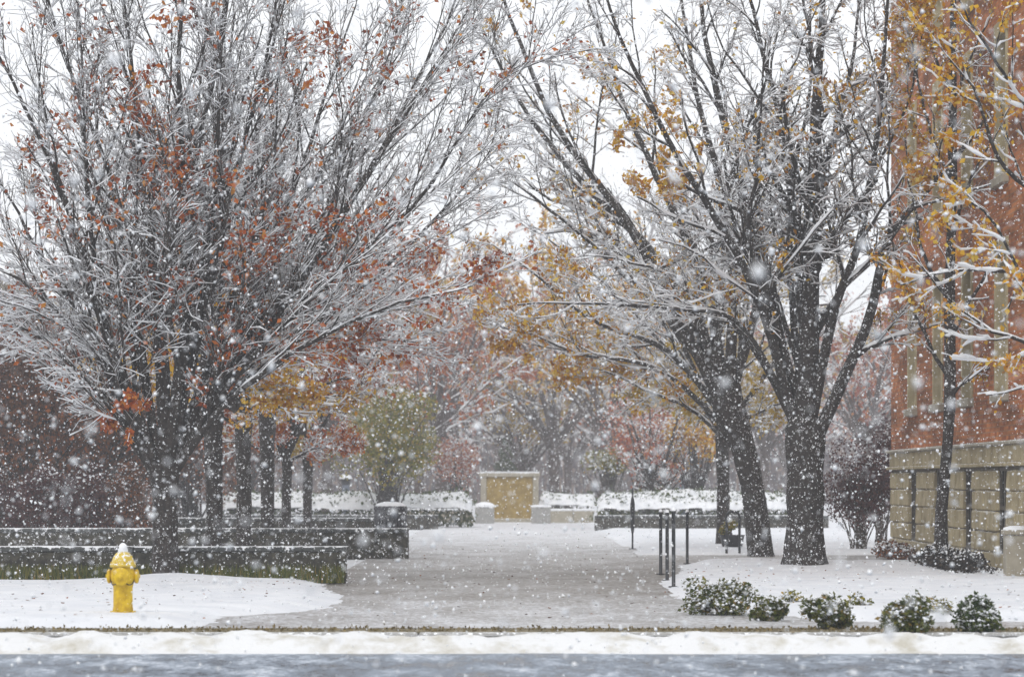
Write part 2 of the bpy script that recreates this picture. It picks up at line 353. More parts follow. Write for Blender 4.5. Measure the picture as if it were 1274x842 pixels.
for (a, c) in piers:
    bb('mortar_fill', 7.645, 8.01, a + .02, c - .02, .001, 1.69, 'mortar', basew).location = (0, 0, 0)
    for r_ in range(5):
        L = c - a; nb = max(1, round(L / .9)); off = .5 if r_ % 2 else 0
        cuts = [0] + [L * (k + (.5 if off else 0)) / nb for k in range(0 if off else 1, nb)] + [L]
        for q in range(len(cuts) - 1):
            if cuts[q + 1] - cuts[q] < .05: continue
            o = link('stone_block', blk[rr.randrange(5)], 'lime', basew)
            o.location = (0 + rr.uniform(-.012, .012), a + cuts[q] + .008 - 53, .01 + r_ * .325 + .02)
            o.scale = (1, cuts[q + 1] - cuts[q] - .016, 1)
bb('band_course', 7.52, 8.01, Y0 + .01, Y1 + .06, 1.70, 1.76, 'lime', None, .01)
ntr = 8
for k in range(ntr * 2):
    a = Y0 + (Y1 - Y0) * k / (ntr * 2); bb('band_stone', 7.585, 8.01, a + .008, a + (Y1 - Y0) / (ntr * 2) - .008, 1.762, BZ - .04, 'lime', None, .012)
bb('band_coping', 7.50, 8.01, Y0 + .01, Y1 + .07, BZ - .038, BZ + .02, 'pale_stone', None, .015)
def window(parent, y, z0, z1, w, xf, xg, surround):
    wdw = bb('window', xg, xg + .03, y - w / 2, y + w / 2, z0, z1, 'glass', parent)
    for (a, c, d, e) in ((y - w / 2, y - w / 2 + .06, z0, z1), (y + w / 2 - .06, y + w / 2, z0, z1), (y - .025, y + .025, z0, z1)):
        bb('frame', xg - .04, xg - .002, a, c, d, e, 'frame', wdw)
    for zz in (z0, (z0 + z1) / 2, z1 - .06): bb('frame', xg - .045, xg - .003, y - w / 2 + .061, y + w / 2 - .061, zz, zz + .06, 'frame', wdw)
    if surround:
        for s in (-1, 1): bb('jamb', xf - .03, xf + .30, y + s * (w / 2 + .06) - .06, y + s * (w / 2 + .06) + .06, z0, z1, 'lime', wdw, .008)
        bb('sill', xf - .10, xf + .30, y - w / 2 - .16, y + w / 2 + .16, z0 - .14, z0 - .002, 'pale_stone', wdw, .01)
        bb('lintel', xf - .03, xf + .30, y - w / 2 - .16, y + w / 2 + .16, z1 + .002, z1 + .24, 'lime', wdw, .01)
    return wdw
for y in YS: window(None, y, .35, 1.69, WW, 7.6, 7.70, False); 
for y in YS: bb('window_apron', 7.62, 8.01, y - WW / 2, y + WW / 2, .001, .34, 'lime', None, .01)
storeys = [(2.85, 5.0), (6.2, 8.4), (9.4, 11.4)]
zc = BZ + .021
for (a, c) in storeys:
    bb('brick_band', 7.62, 8.01, Y0 + .01, Y1, zc, a - .141, 'brick')
    ed = [Y0 + .01] + sum([[y - .62 , y + .62] for y in YS], []) + [Y1]
    for k in range(len(ed) // 2): bb('brick_pier', 7.62, 8.01, ed[2 * k], ed[2 * k + 1], a - .14, c + .241, 'brick')
    for y in YS: window(None, y, a, c, 1.0, 7.62, 7.86, True)
    zc = c + .242
bb('brick_band', 7.62, 8.01, Y0 + .01, Y1, zc, TOP, 'brick')
bb('parapet', 7.5, 16.1, Y0 - .1, Y1 + .1, TOP + .001, TOP + .25, 'pale_stone', None, .03)
bb('end_wall', 8.0, 16, Y1 + .001, Y1 + .03, 0, TOP, 'brick')

lb = thing('brown_building', 'low brown brick building half hidden behind the left-hand trees', 'building', (-13, 94, 0))
def lbx(name, x0, x1, y0, y1, z0, z1, mat, parent=None, bev=0):
    return box(name, x0, x1, y0 - 94, y1 - 94, z0, z1, mat, parent or lb, bev)
lbx('wall', -9, 0, 70, 118, 0, 6.3, 'brick_brown')
lbx('plinth', .001, .1, 70, 118, 0, .9, 'mortar', None, .02)
lbx('string_course', .001, .12, 70, 118, 1.35, 1.5, 'pale_stone', None, .02)
lbx('parapet', -9.1, .15, 69.9, 118.1, 6.301, 6.55, 'pale_stone', None, .03)
lbx('roof_snow', -9.05, .1, 70, 118, 6.551, 6.7, 'snow', None, .05)
for k in range(11):
    y = 73 + k * 4.2
    w_ = lbx('window', .001, .03, y - .6, y + .6, 2.2, 4.6, 'glass')
    lbx('sill', .001, .15, y - .75, y + .75, 2.08, 2.195, 'pale_stone', w_, .01)
    for a, c in ((y - .6, y - .53), (y + .53, y + .6), (y - .03, y + .03)): lbx('frame', .032, .07, a, c, 2.2, 4.6, 'frame', w_)

# ------------------------------------------------------------------ seat walls
def seat_wall(label, x0, x1, Y, h, d=.5, pier=None, mat='granite'):
    cx = (x0 + x1) / 2
    t = thing('seat_wall', label, 'wall', (cx, Y + d / 2, 0), 0, 'low dark seat walls beside the walk')
    L = x1 - x0; nb = max(2, round(L / 1.5)); mort = box('core', -L / 2 + .02, L / 2 - .02, -d / 2 + .02, d / 2 - .02, -.05, h - .08, mat, t)
    for k in range(nb):
        a = -L / 2 + L * k / nb
        box('stone_slab', a + .004, a + L / nb - .004, -d / 2, d / 2, -.04, h - .075, mat, t, .008)
        box('coping', a + .003, a + L / nb - .003, -d / 2 - .025, d / 2 + .025, h - .073, h, 'coping', t, .012)
    nx = max(8, int(L / .12)); xs = np.linspace(-L / 2 - .02, L / 2 + .02, nx); v = np.linspace(-1, 1, 7)
    X, Vv = np.meshgrid(xs, v, indexing='ij'); rs = np.random.RandomState(int(abs(x0 * 10 + Y)))
    th = -.004 + .034 * nz(X + x0, Vv, 2.2, 3); Z = h - .002 + np.maximum(0, th) * (1 - Vv ** 4) * np.clip((L / 2 + .02 - np.abs(X)) / .06, 0, 1)
    i, j = np.meshgrid(np.arange(nx - 1), np.arange(6), indexing='ij'); a = i * 7 + j
    Q = np.stack([a, a + 7, a + 8, a + 1], -1).reshape(-1, 4)
    link('snow_layer', np_mesh('snow_layer', np.stack([X, Vv * (d / 2 + .005), Z], -1).reshape(-1, 3), Q), 'snow_clump', t, True)
    return t
seat_wall('dark granite seat wall nearest the street, behind the fire hydrant', -11.5, gx(430, 45), 45, .53)
seat_wall('second dark granite seat wall from the street, beneath the litter bin', -11.5, gx(508, 59.5), 59.5, .58)
seat_wall('third dark seat wall from the street, left of the walk', -9.0, -2.75, 78, .57)
seat_wall('farthest dark seat wall on the left, below the snowy hedge', -9.2, gx(545, 97), 97, .45)
seat_wall('dark seat wall on the right of the walk, below the snowy hedge', gx(740, 94), 9.5, 94, .47)
# dry grass at the foot of the first wall
rs = np.random.RandomState(8)
def grass(name, label, x0, x1, y0, y1, n, h, zb=.02):
    P = np.stack([rs.uniform(x0, x1, n), rs.uniform(y0, y1, n), np.full(n, zb)], 1)
    tip = P + np.stack([rs.normal(0, .05, n), rs.normal(0, .05, n), h * rs.uniform(.4, 1.25, n)], 1)
    s = np.stack([rs.uniform(.006, .014, n), np.zeros(n), np.zeros(n)], 1)
    V = np.stack([P - s, P + s, tip], 1).reshape(-1, 3)
    o = link(name, np_mesh(name, V, np.arange(3 * n).reshape(n, 3)), 'leaf_shrub'); o['kind'] = 'stuff'; tag(o, label, 'grass'); return o
grass('dry_grass', 'dry olive grass along the foot of the nearest seat wall', -11, gx(428, 44.9), 44.55, 44.98, 7000, .24)

# ------------------------------------------------------------------ litter bin
t = thing('litter_bin', 'grey slatted litter bin behind the end of the second seat wall', 'bin', (gx(486, 62), 62, 0))
link('liner', lathe_me('liner', [(0, .06), (.25, .06), (.27, .9), (.0, .9)], 20), 'black_metal', t)
slat = box_me('slat', -.028, .028, -.012, .012, .05, .92, .004)
for k in range(26):
    a = k * 2 * math.pi / 26; o = link('slat', slat, 'bin_metal', t); o.location = (.31 * math.cos(a), .31 * math.sin(a), 0); o.rotation_euler = (0, 0, a + math.pi / 2)
link('base_ring', lathe_me('base_ring', [(0, 0), (.31, 0), (.325, .03), (.325, .08), (.28, .09)], 24), 'black_metal', t)
link('lid', lathe_me('lid', [(.33, .91), (.34, .94), (.32, .98), (.22, 1.03), (.14, 1.04), (.14, .98)], 24), 'bin_metal', t, True)
link('snow_cap', lathe_me('snow_cap', [(.31, .985), (.27, 1.03), (.2, 1.055), (.1, 1.07), (0, 1.075)], 18), 'snow_clump', t, True)

# ------------------------------------------------------------------ stone sign, blocks, low walls
t = thing('stone_sign', 'pale stone monument with ochre panel at the end of the walk', 'monument', (gx(634, 116), 116, 0))
wS = 2.15
box('plinth', -wS / 2 - .05, wS / 2 + .05, -.3, .3, -.03, .12, 'pale_stone', t, .02)
for s in (-1, 1): box('pier', s * (wS / 2 - .11) - .11, s * (wS / 2 - .11) + .11, -.25, .25, .121, 1.66, 'pale_stone', t, .015)
box('panel', -wS / 2 + .222, wS / 2 - .222, -.17, .2, .121, 1.66, 'gold_panel', t)
box('cap', -wS / 2 - .05, wS / 2 + .05, -.29, .29, 1.661, 1.80, 'pale_stone', t, .02)
box('snow_cap', -wS / 2 - .03, wS / 2 + .03, -.27, .27, 1.801, 1.85, 'snow_clump', t, .02)
for x, lab in ((603, 'pale stone block with a rounded snow cap, left of the sign'), (673, 'pale stone block with a flat snow cap, right of the sign')):
    t = thing('stone_block_seat', lab, 'stone block', (gx(x, 111), 111, 0), 0, 'stone blocks flanking the sign')
    box('block', -.34, .34, -.34, .34, -.02, .58, 'concrete', t, .03)
    link('snow_cap', lathe_me('snow_cap', [(.38, .581), (.37, .63), (.3, .70 if x < 620 else .655), (.16, .75 if x < 620 else .66), (0, .77 if x < 620 else .665)], 16), 'snow_clump', t, True)
for x0, x1, lab in ((478, 590, 'low pale stone wall left of the stone sign'), (684, 800, 'low pale stone wall right of the stone sign')):
    a, c = gx(x0, 114), gx(x1, 114)
    t = thing('low_wall', lab, 'wall', ((a + c) / 2, 114, 0), 0, 'low pale walls by the sign'); L = c - a
    for k in range(4):
        u = -L / 2 + L * k / 4; box('stone_slab', u + .01, u + L / 4 - .01, -.2, .2, -.02, .42, 'pale_stone', t, .01)
    box('snow_layer', -L / 2, L / 2, -.22, .22, .421, .50, 'snow_clump', t, .03)

# ------------------------------------------------------------------ fire hydrant
hyd = thing('fire_hydrant', 'yellow fire hydrant capped with snow on the left verge', 'hydrant', (gx(153, 32.8), 32.8, .06)); hyd.scale = (.86, .86, .98)
link('base_flange', lathe_me('base_flange', [(0, -.08), (.16, -.08), (.165, .0), (.165, .03), (.125, .035)], 24), 'yellow', hyd, False)
link('barrel', lathe_me('barrel', [(.115, .03), (.125, .06), (.118, .10), (.118, .30), (.13, .345), (.148, .37), (.152, .42), (.148, .47), (.128, .50), (.125, .52)], 28), 'yellow', hyd, True)
link('bonnet_flange', lathe_me('bonnet_flange', [(.10, .515), (.155, .515), (.16, .535), (.155, .555), (.10, .556)], 28), 'yellow_pale', hyd)
link('bonnet', lathe_me('bonnet', [(.145, .556), (.135, .585), (.115, .63), (.085, .665), (.055, .68), (0, .682)], 24), 'yellow_pale', hyd, True)
link('operating_nut', lathe_me('operating_nut', [(.045, .68), (.04, .73), (.03, .745), (0, .746)], 5), 'yellow_pale', hyd)
link('snow_cap', lathe_me('snow_cap', [(.060, .678), (.064, .69), (.050, .725), (.046, .75), (.024, .77), (0, .775)], 16), 'snow_clump', hyd, True)
noz = lathe_me('nozzle', [(.075, -.03), (.075, .05), (.062, .055), (.062, .07), (.078, .07), (.080, .115), (.062, .13), (.022, .132), (.022, .155), (0, .156)], 14)
for k, (ang, sc) in enumerate(((0, .95), (180, .95), (270, 1.25))):
    o = link('nozzle', noz, 'yellow', hyd); a = R(ang); o.location = (.10 * math.cos(a), .10 * math.sin(a), .42)
    o.rotation_euler = (0, R(90), a); o.scale = (sc, sc, .7 if k < 2 else .8)
bolt = lathe_me('bolt', [(.012, 0), (.012, .02), (0, .022)], 6)
for k in range(8):
    a = k * math.pi / 4 + .3
    o = link('bolt', bolt, 'yellow', hyd); o.location = (.145 * math.cos(a), .145 * math.sin(a), .03)
    o = link('bolt', bolt, 'yellow_pale', hyd); o.location = (.143 * math.cos(a), .143 * math.sin(a), .553)

ch = [(.14 * math.cos(a), -.14 * math.sin(a) - .03, .40 - .07 * math.sin((a % 1.57) * 2)) for a in np.linspace(.1, 3.04, 18)]
V, Q = tubes(np.array([ch]), np.full((1, 18), .006), 5); link('cap_chain', np_mesh('cap_chain', V, Q), 'black_metal', hyd)
# ------------------------------------------------------------------ slim posts, hoop, furled banner, lights, pier
post = [lathe_me('shaft', [(0, -.03), (.035, -.03), (.035, .01), (.026, .02), (.026, hh - .04), (.032, hh - .035), (.030, hh - .005), (0, hh)], 12) for hh in (.98, 1.0, 1.05, .92)]
pcap = lathe_me('snow_cap', [(.03, 0), (.03, .02), (.018, .04), (0, .045)], 8)
for k, (x, yb, hi, lab) in enumerate(((822, 715, 0, 'slim black post, leftmost of three standing close together'), (830, 723, 1, 'slim black post, middle of three standing close together'),
                                (838, 731, 2, 'slim black post, rightmost of three standing close together'), (855, 702, 3, 'single slim black post just right of the close trio'))):
    Y = H * F / (yb - HY); t = thing('bollard', lab, 'post', (gx(x, Y), Y, .01), 0, 'slim black posts at the right edge of the walk')
    link('shaft', post[hi], 'black_metal', t)
    link('base_plate', lathe_me('base_plate', [(0, 0), (.07, 0), (.07, .015), (0, .016)], 12), 'black_metal', t)
    link('snow_cap', pcap, 'snow_clump', t).location.z = (.98, 1.0, 1.05, .92)[hi]
Y = H * F / (690 - HY); xa, xb = gx(904, Y), gx(920, Y)
t = thing('bike_rack', 'dark metal hoop bike rack left of the second right-hand trunk', 'bike rack', ((xa + xb) / 2, Y, .02)); hw = (xb - xa) / 2
P = [(-hw, 0, -.05), (-hw, 0, .55), (-hw, .0, .75)] + [(-hw * math.cos(a), 0, .75 + .1 * math.sin(a)) for a in np.linspace(.3, math.pi - .3, 6)] + [(hw, 0, .75), (hw, 0, .55), (hw, 0, -.05)]
V, Q = tubes(np.array([P]), np.full((1, len(P)), .026), 8); link('hoop', np_mesh('hoop', V, Q), 'black_metal', t)
for s in (-1, 1): link('foot_plate', lathe_me('foot_plate', [(0, 0), (.06, 0), (.06, .012), (0, .013)], 10), 'black_metal', t).location.x = s * hw
Y = H * F / (683 - HY); t = thing('slim_post', 'thin dark post with a thicker sleeve, left of the black trio', 'post', (gx(787, Y), Y, .0))
link('pole', lathe_me('pole', [(0, -.02), (.02, -.02), (.02, 1.30), (.008, 1.33), (0, 1.34)], 8), 'black_metal', t)
link('sleeve', lathe_me('sleeve', [(.02, .34), (.036, .42), (.05, .55), (.05, .98), (.036, 1.08), (.02, 1.14)], 10), 'black_metal', t)
link('base_plate', lathe_me('base_plate', [(0, 0), (.08, 0), (.08, .02), (0, .022)], 12), 'black_metal', t)
for x, lab in ((430, 'short dark path light with a snowy cap, behind the left hedge'), (850, 'short dark path light with a snowy cap, behind the right hedge')):
    t = thing('path_light', lab, 'lamp', (gx(x, 116), 116, 0), 0, 'path lights behind the hedges')
    link('post', lathe_me('post', [(0, -.02), (.14, -.02), (.14, 1.35), (.1, 1.36), (0, 1.36)], 12), 'far_wall', t)
    link('lantern', lathe_me('lantern', [(.1, 1.361), (.16, 1.40), (.18, 1.55), (.0, 1.56)], 12), 'black_metal', t)
    link('hood', lathe_me('hood', [(.25, 1.55), (.24, 1.58), (.14, 1.66), (0, 1.67)], 16), 'black_metal', t)
    link('snow_cap', lathe_me('snow_cap', [(.245, 1.582), (.24, 1.64), (.16, 1.73), (0, 1.77)], 14), 'snow_clump', t, True)
t = thing('stone_pier', 'short pale stone pier at the right edge beside the brick building', 'pier', (gx(1264, 45.2), 45.2, 0))
box('shaft', -.16, .16, -.16, .16, -.02, .70, 'pale_stone', t, .01); box('cap', -.19, .19, -.19, .19, .701, .77, 'pale_stone', t, .01)
link('snow_cap', lathe_me('snow_cap', [(.19, .771), (.18, .80), (.1, .825), (0, .83)], 14), 'snow_clump', t, True)

# ------------------------------------------------------------------ trees
def resample(P, n):
    P = np.array(P, float); m = len(P)
    # Catmull-Rom through the control points
    Pe = np.vstack([2 * P[0] - P[1], P, 2 * P[-1] - P[-2]]); t = np.linspace(0, m - 1 - 1e-6, n); i = t.astype(int); f = (t - i)[:, None]
    a, b, c, d = Pe[i], Pe[i + 1], Pe[i + 2], Pe[i + 3]
    return .5 * (2 * b + (c - a) * f + (2 * a - 5 * b + 4 * c - d) * f ** 2 + (3 * b - a - 3 * c + d) * f ** 3)
def spawn(P, Rd, k, npt, ang, ratio, rs, trop, wig, t0=.2, rmin=.004, rr=.55, lmin=.1, lmax=9):
    N, n, _ = P.shape
    L = np.linalg.norm(np.diff(P, axis=1), axis=2).sum(1)
    t = t0 + (1 - t0) * (np.arange(k)[None] + rs.uniform(0, 1, (N, k))) / k; t = np.minimum(t, .995)
    q = t * (n - 1); i = q.astype(int); f = (q - i)[..., None]; rows = np.arange(N)[:, None]
    S0 = P[rows, i] * (1 - f) + P[rows, i + 1] * f; r0 = Rd[rows, i] * (1 - f[..., 0]) + Rd[rows, i + 1] * f[..., 0]
    T = P[rows, i + 1] - P[rows, i]; T /= np.linalg.norm(T, axis=2, keepdims=True) + 1e-9
    pr = np.cross(T, rs.normal(size=T.shape)); pr /= np.linalg.norm(pr, axis=2, keepdims=True) + 1e-9
    a = np.radians(rs.uniform(ang[0], ang[1], (N, k)))[..., None]
    D = (T * np.cos(a) + pr * np.sin(a)).reshape(-1, 3)
    Lc = np.clip((L[:, None] * ratio * (1.15 - .75 * t) * rs.uniform(.6, 1.3, (N, k))).ravel(), lmin, lmax)
    rc = np.maximum(r0.ravel() * rr, rmin)
    C = np.zeros((N * k, npt, 3)); C[:, 0] = S0.reshape(-1, 3)
    for j in range(1, npt):
        D = D + rs.normal(0, wig, D.shape); D[:, 2] += trop; D /= np.linalg.norm(D, axis=1, keepdims=True)
        C[:, j] = C[:, j - 1] + D * (Lc / (npt - 1))[:, None]
    Rc = rc[:, None] * np.linspace(1, .45, npt)[None]; Rc = np.maximum(Rc, rmin * .7)
    return C, Rc
def snow_on(P, Rd, k=1.0, add=.006, sides=3):
    T = np.gradient(P, axis=1); T /= np.linalg.norm(T, axis=2, keepdims=True) + 1e-9
    hz = np.sqrt(np.clip(1 - T[..., 2] ** 2, 0, 1)); g = np.clip((hz - .34) / .5, 0, 1)
    rl = np.random.RandomState(len(P)); r = (Rd * .72 + add) * g * k * np.clip(rl.lognormal(-.12, .5, Rd.shape), .15, 2.0)
    Q_ = P.copy(); Q_[..., 2] += Rd * .62 + add * .35
    keep = g.max(1) > .12
    return Q_[keep], r[keep], sides
def make_tree(trunk, limbs, seed, levels, leaf=None, bark='bark', twig='bark_twig', snow=1.0):
    """trunk: list of (point, radius); limbs: list of (points, r0, r1). returns dict part -> mesh"""
    rs = np.random.RandomState(seed); out = {}
    tp = resample([p for p, _ in trunk], 14); tr = resample([(r, 0, 0) for _, r in trunk], 14)[:, 0]
    tr = tr * (1 + .05 * rs.normal(size=14))
    V, Q = tubes(tp[None], tr[None], 14)
    ang = np.arctan2(V[:, 1] - np.repeat(tp[:, 1], 14), V[:, 0] - np.repeat(tp[:, 0], 14))
    cen = np.repeat(tp, 14, axis=0); lob = 1 + .07 * np.sin(ang * 5 + cen[:, 2] * 1.2) + .04 * np.sin(ang * 3 - cen[:, 2] * 2 + 1)
    V = cen + (V - cen) * lob[:, None]
    out['trunk'] = np_mesh('trunk', V, Q)
    NL = 18; LP = []; LR = []
    for pts, r0, r1 in limbs:
        q = resample(pts, NL); q[3:] += np.cumsum(rs.normal(0, .018, (NL - 3, 3)), 0)
        LP.append(q); LR.append(r0 + (r1 - r0) * np.linspace(0, 1, NL) ** .8)
    LP = np.array(LP); LR = np.array(LR)
    wood = [tubes(LP, LR, 8)]; fine = []; sn = []
    p, r, s = snow_on(LP, LR, .8 * snow, .006, 5); sn.append(tubes(p, r, s))
    cur = [(LP, LR)]; tips = []
    for li, lv in enumerate(levels):
        P0 = [c for c in cur]; nxt = []
        for (a, b) in P0:
            C, Rc = spawn(a, b, rs=rs, **lv); nxt.append((C, Rc))
            (wood if li == 0 else fine).append(tubes(C, Rc, 5 if li == 0 else 3))
            p, r, s = snow_on(C, Rc, snow, .0075 if li else .009, 4 if li == 0 else 3)
            if len(p): sn.append(tubes(p, r, s))
        cur = nxt
        if li == 0: first = nxt
        tips += [c[0] for c in nxt]
    out['limbs'] = np_mesh('limbs', *merge(wood)); out['twigs'] = np_mesh('twigs', *merge(fine)); out['branch_snow'] = np_mesh('branch_snow', *merge(sn))
    if leaf:
        pts = np.concatenate([c[:, 1:].reshape(-1, 3) for c in [cc[0] for cc in cur]])
        if leaf.get('zmax'): pts = pts[pts[:, 2] < leaf['zmax']]
        c = pts[rs.randint(0, len(pts), leaf['clusters'])]; sel = []
        for cc in c:
            d = np.linalg.norm(pts - cc, axis=1); idx = np.nonzero(d < leaf['rad'] * rs.uniform(.5, 1.2))[0]
            if len(idx): sel.append(idx[rs.randint(0, len(idx), leaf['per'])])
        if leaf.get('at'):
            w = pts + leaf['origin']; ux = CX + F * w[:, 0] / w[:, 1]; uy = HY - F * (w[:, 2] - H) / w[:, 1]
            for (ax_, ay_, ar_, an_) in leaf['at']:
                idx = np.nonzero(np.hypot(ux - ax_, uy - ay_) < ar_)[0]
                if len(idx):
                    for q_ in range(max(1, an_ // 40)):       # several small bunches rather than an even sprinkle
                        c0 = pts[idx[rs.randint(len(idx))]]; near = idx[np.linalg.norm(pts[idx] - c0, axis=1) < .45]
                        sel.append(near[rs.randint(0, len(near), 40)])
        n2 = leaf.get('strays', 0); sel.append(rs.randint(0, len(pts), n2)) if n2 else None
        LPt = pts[np.concatenate(sel)] + rs.normal(0, .03, (sum(map(len, sel)), 3))
        out['leaves'] = np_mesh('leaves', *leaf_arrays(LPt, leaf['size'], rs))
    for k in ('trunk', 'limbs'): out[k].materials.append(M[bark]); out[k].polygons.foreach_set('use_smooth', [True] * len(out[k].polygons))
    out['twigs'].materials.append(M[twig]); out['branch_snow'].materials.append(M['snow_clump'])
    if leaf: out['leaves'].materials.append(M[leaf['mat']])
    return out
def plant_tree(parts, label, loc, rz=0, sc=1.0, group=None, name='bare_tree', leafmat=None, cat='tree'):
    t = thing(name, label, cat, loc, rz, group); t.scale = (sc, sc, sc) if not hasattr(sc, '__len__') else sc
    for k, me in parts.items():
        o = link(k, me, None, t)
        if k in ('leaves', 'twigs', 'branch_snow'): o['kind'] = 'stuff'
        if k == 'leaves' and leafmat:
            o.material_slots[0].link = 'OBJECT'; o.material_slots[0].material = M[leafmat]
    return t
def pxlimbs(lims, Y, base_, seed, spread=2.2):
    """limbs drawn over the photograph around the trunk's depth Y; depth fans out along each limb"""
    rs = random.Random(seed); out = []
    for k, (pts, r0, r1) in enumerate(lims):
        dmax = rs.uniform(-1, 1) * spread; P = []
        for i, (x, y) in enumerate(pts):
            f = i / (len(pts) - 1); P.append(px(x, y, Y + dmax * f ** 1.2) - base_)
        out.append((P, r0, r1))
    return out
DENSE = [dict(k=14, npt=7, ang=(12, 33), ratio=.42, trop=.045, wig=.085, t0=.12, rmin=.009, rr=.5, lmax=2.6),
         dict(k=9, npt=5, ang=(14, 40), ratio=.45, trop=.035, wig=.13, t0=.12, rmin=.0055, rr=.55, lmin=.2, lmax=1.1),
         dict(k=7, npt=3, ang=(16, 48), ratio=.6, trop=.01, wig=.2, t0=.12, rmin=.0042, rr=.6, lmin=.14, lmax=.6)]
# --- the big tree by the hydrant
YB = 44.25; BASE = np.array([gx(205, YB), YB, 0.0])
lims = [([(197, 600), (160, 520), (105, 430), (30, 355), (-60, 310)], .085, .014),
        ([(198, 590), (165, 500), (120, 380), (80, 250), (20, 120), (-30, 30)], .10, .014),
        ([(200, 590), (180, 480), (150, 350), (130, 230), (80, 100), (40, -40)], .10, .014),
        ([(203, 585), (205, 450), (190, 330), (175, 200), (160, 60), (150, -80)], .10, .014),
        ([(205, 580), (225, 440), (232, 300), (222, 150), (225, 20), (232, -90)], .11, .014),
        ([(207, 585), (240, 450), (262, 330), (300, 200), (330, 80), (352, -50)], .10, .014),
        ([(209, 588), (255, 470), (312, 360), (372, 220), (402, 130), (445, 0)], .10, .014),
        ([(211, 590), (270, 485), (352, 380), (442, 230), (520, 100), (580, 10)], .10, .014),
        ([(212, 592), (282, 500), (372, 420), (470, 340), (560, 250), (615, 180)], .08, .012),
        ([(212, 598), (272, 510), (382, 425), (500, 372), (600, 345)], .07, .012),
        ([(198, 602), (140, 510), (60, 430), (-40, 380)], .08, .012),
        ([(200, 590), (150, 470), (62, 330), (-20, 200)], .09, .013),
        ([(204, 585), (200, 440), (215, 280), (260, 120), (280, -30)], .09, .013),
        ([(206, 585), (235, 430), (280, 300), (270, 150), (290, 0)], .08, .013),
        ([(201, 588), (170, 430), (120, 300), (110, 160), (100, 0)], .08, .013),
        ([(210, 592), (260, 500), (330, 440), (430, 430), (520, 440)], .06, .011),
        ([(199, 595), (130, 490), (40, 440), (-50, 450)], .06, .011),
        ([(208, 588), (280, 430), (350, 280), (420, 170), (500, 40)], .08, .012),
        ([(209, 590), (275, 450), (380, 330), (480, 180), (555, 40), (590, -60)], .08, .012),
        ([(211, 592), (290, 470), (400, 350), (520, 240), (600, 130), (650, 60)], .07, .011)]
trunk = [(np.array([0, 0, -.1]), .25), (np.array([0, 0, .12]), .205), (np.array([0, 0, .5]), .18), (np.array([.0, 0, 1.0]), .175), (np.array([0, 0, 1.4]), .20), (np.array([.0, 0, 1.72]), .23)]
big_left = make_tree(trunk, [(p_, a_ * .8, b_ * .8) for p_, a_, b_ in pxlimbs(lims, YB, BASE, 4)], 11, DENSE, dict(mat='leaf_rust', clusters=70, per=42, rad=.5, size=.085, strays=2000, origin=BASE, at=[(300, 310, 45, 500), (200, 215, 40, 400), (160, 540, 40, 300), (400, 90, 60, 300), (100, 240, 60, 300), (480, 300, 90, 600), (330, 440, 80, 500), (420, 470, 80, 500), (330, 480, 70, 500), (260, 500, 50, 300), (160, 520, 30, 250), (260, 380, 70, 300), (350, 240, 70, 300), (450, 400, 80, 400), (180, 110, 60, 250), (560, 330, 60, 300)]), snow=.76)
plant_tree(big_left, 'large snow-laden tree rising behind the yellow hydrant', BASE, name='street_tree')

# --- generic vase tree for the rest of the rows
def vase(seed, h=9.0, crotch=1.9, nl=13, spread=.55, r=.2, levels=None, leaf=None, low=0, **kw):
    rd = random.Random(seed); lims = []
    for k in range(nl):
        a = k * 2.4 + rd.uniform(-.4, .4); tl = spread * (.25 + .95 * ((k + .5) / nl)) ; L = (h - crotch) * rd.uniform(.85, 1.1) / (1 + .25 * tl)
        z = crotch - .1 + rd.uniform(-.05, .35); P = []
        for f in (0, .25, .5, .75, 1):
            rad = L * (tl * 1.0 * f ** 1.1); P.append(np.array([math.cos(a) * rad + .02, math.sin(a) * rad, z + L * f * (1 - .28 * tl * f)]))
        lims.append((P, r * .48, .013))
    for k in range(low):
        a = k * 6.283 / low + .5; z = crotch + rd.uniform(0, .3); L = rd.uniform(1.5, 2.3)
        lims.append(([np.array([math.cos(a) * L * f, math.sin(a) * L * f, z + L * (.55 * f - .3 * f * f)]) for f in (0, .33, .66, 1)], r * .3, .01))
    trunk = [(np.array([0, 0, -.1]), r * 1.3), (np.array([0, 0, .15]), r * 1.05), (np.array([.02, 0, crotch * .5]), r * .92), (np.array([0, .01, crotch * .85]), r), (np.array([0, 0, crotch + .1]), r * 1.1)]
    return make_tree(trunk, lims, seed, levels or DENSE_B, leaf, **kw)
DENSE_B = [dict(k=9, npt=6, ang=(16, 42), ratio=.36, trop=.05, wig=.1, t0=.15, rmin=.009, rr=.5, lmax=2.4),
           dict(k=7, npt=4, ang=(18, 50), ratio=.42, trop=.03, wig=.14, t0=.12, rmin=.006, rr=.55, lmin=.2, lmax=1.1),
           dict(k=4, npt=3, ang=(20, 60), ratio=.5, trop=.0, wig=.18, t0=.15, rmin=.005, rr=.6, lmin=.12, lmax=.5)]
va = vase(21, 9, 2.35, 12, .6, .135, low=5, leaf=dict(mat='leaf_rust', clusters=60, per=50, rad=.45, size=.09, strays=500, zmax=4.2))
vb = vase(22, 8.4, 2.2, 12, .7, .13, low=5, leaf=dict(mat='leaf_gold', clusters=60, per=50, rad=.45, size=.09, strays=500, zmax=4.0))
row = [(265, va, 'leaf_gold', 0, 'second trunk of the left row, right beside the hydrant tree'), (303, vb, 'leaf_gold', 40, 'third trunk of the left tree row'),
       (333, va, 'leaf_rust', 100, 'fourth trunk of the left tree row, thick and dark'), (357, vb, 'leaf_rust', 160, 'fifth trunk of the left tree row, close behind the fourth'),
       (383, va, 'leaf_yellow', 220, 'slender last trunk of the left tree row')]
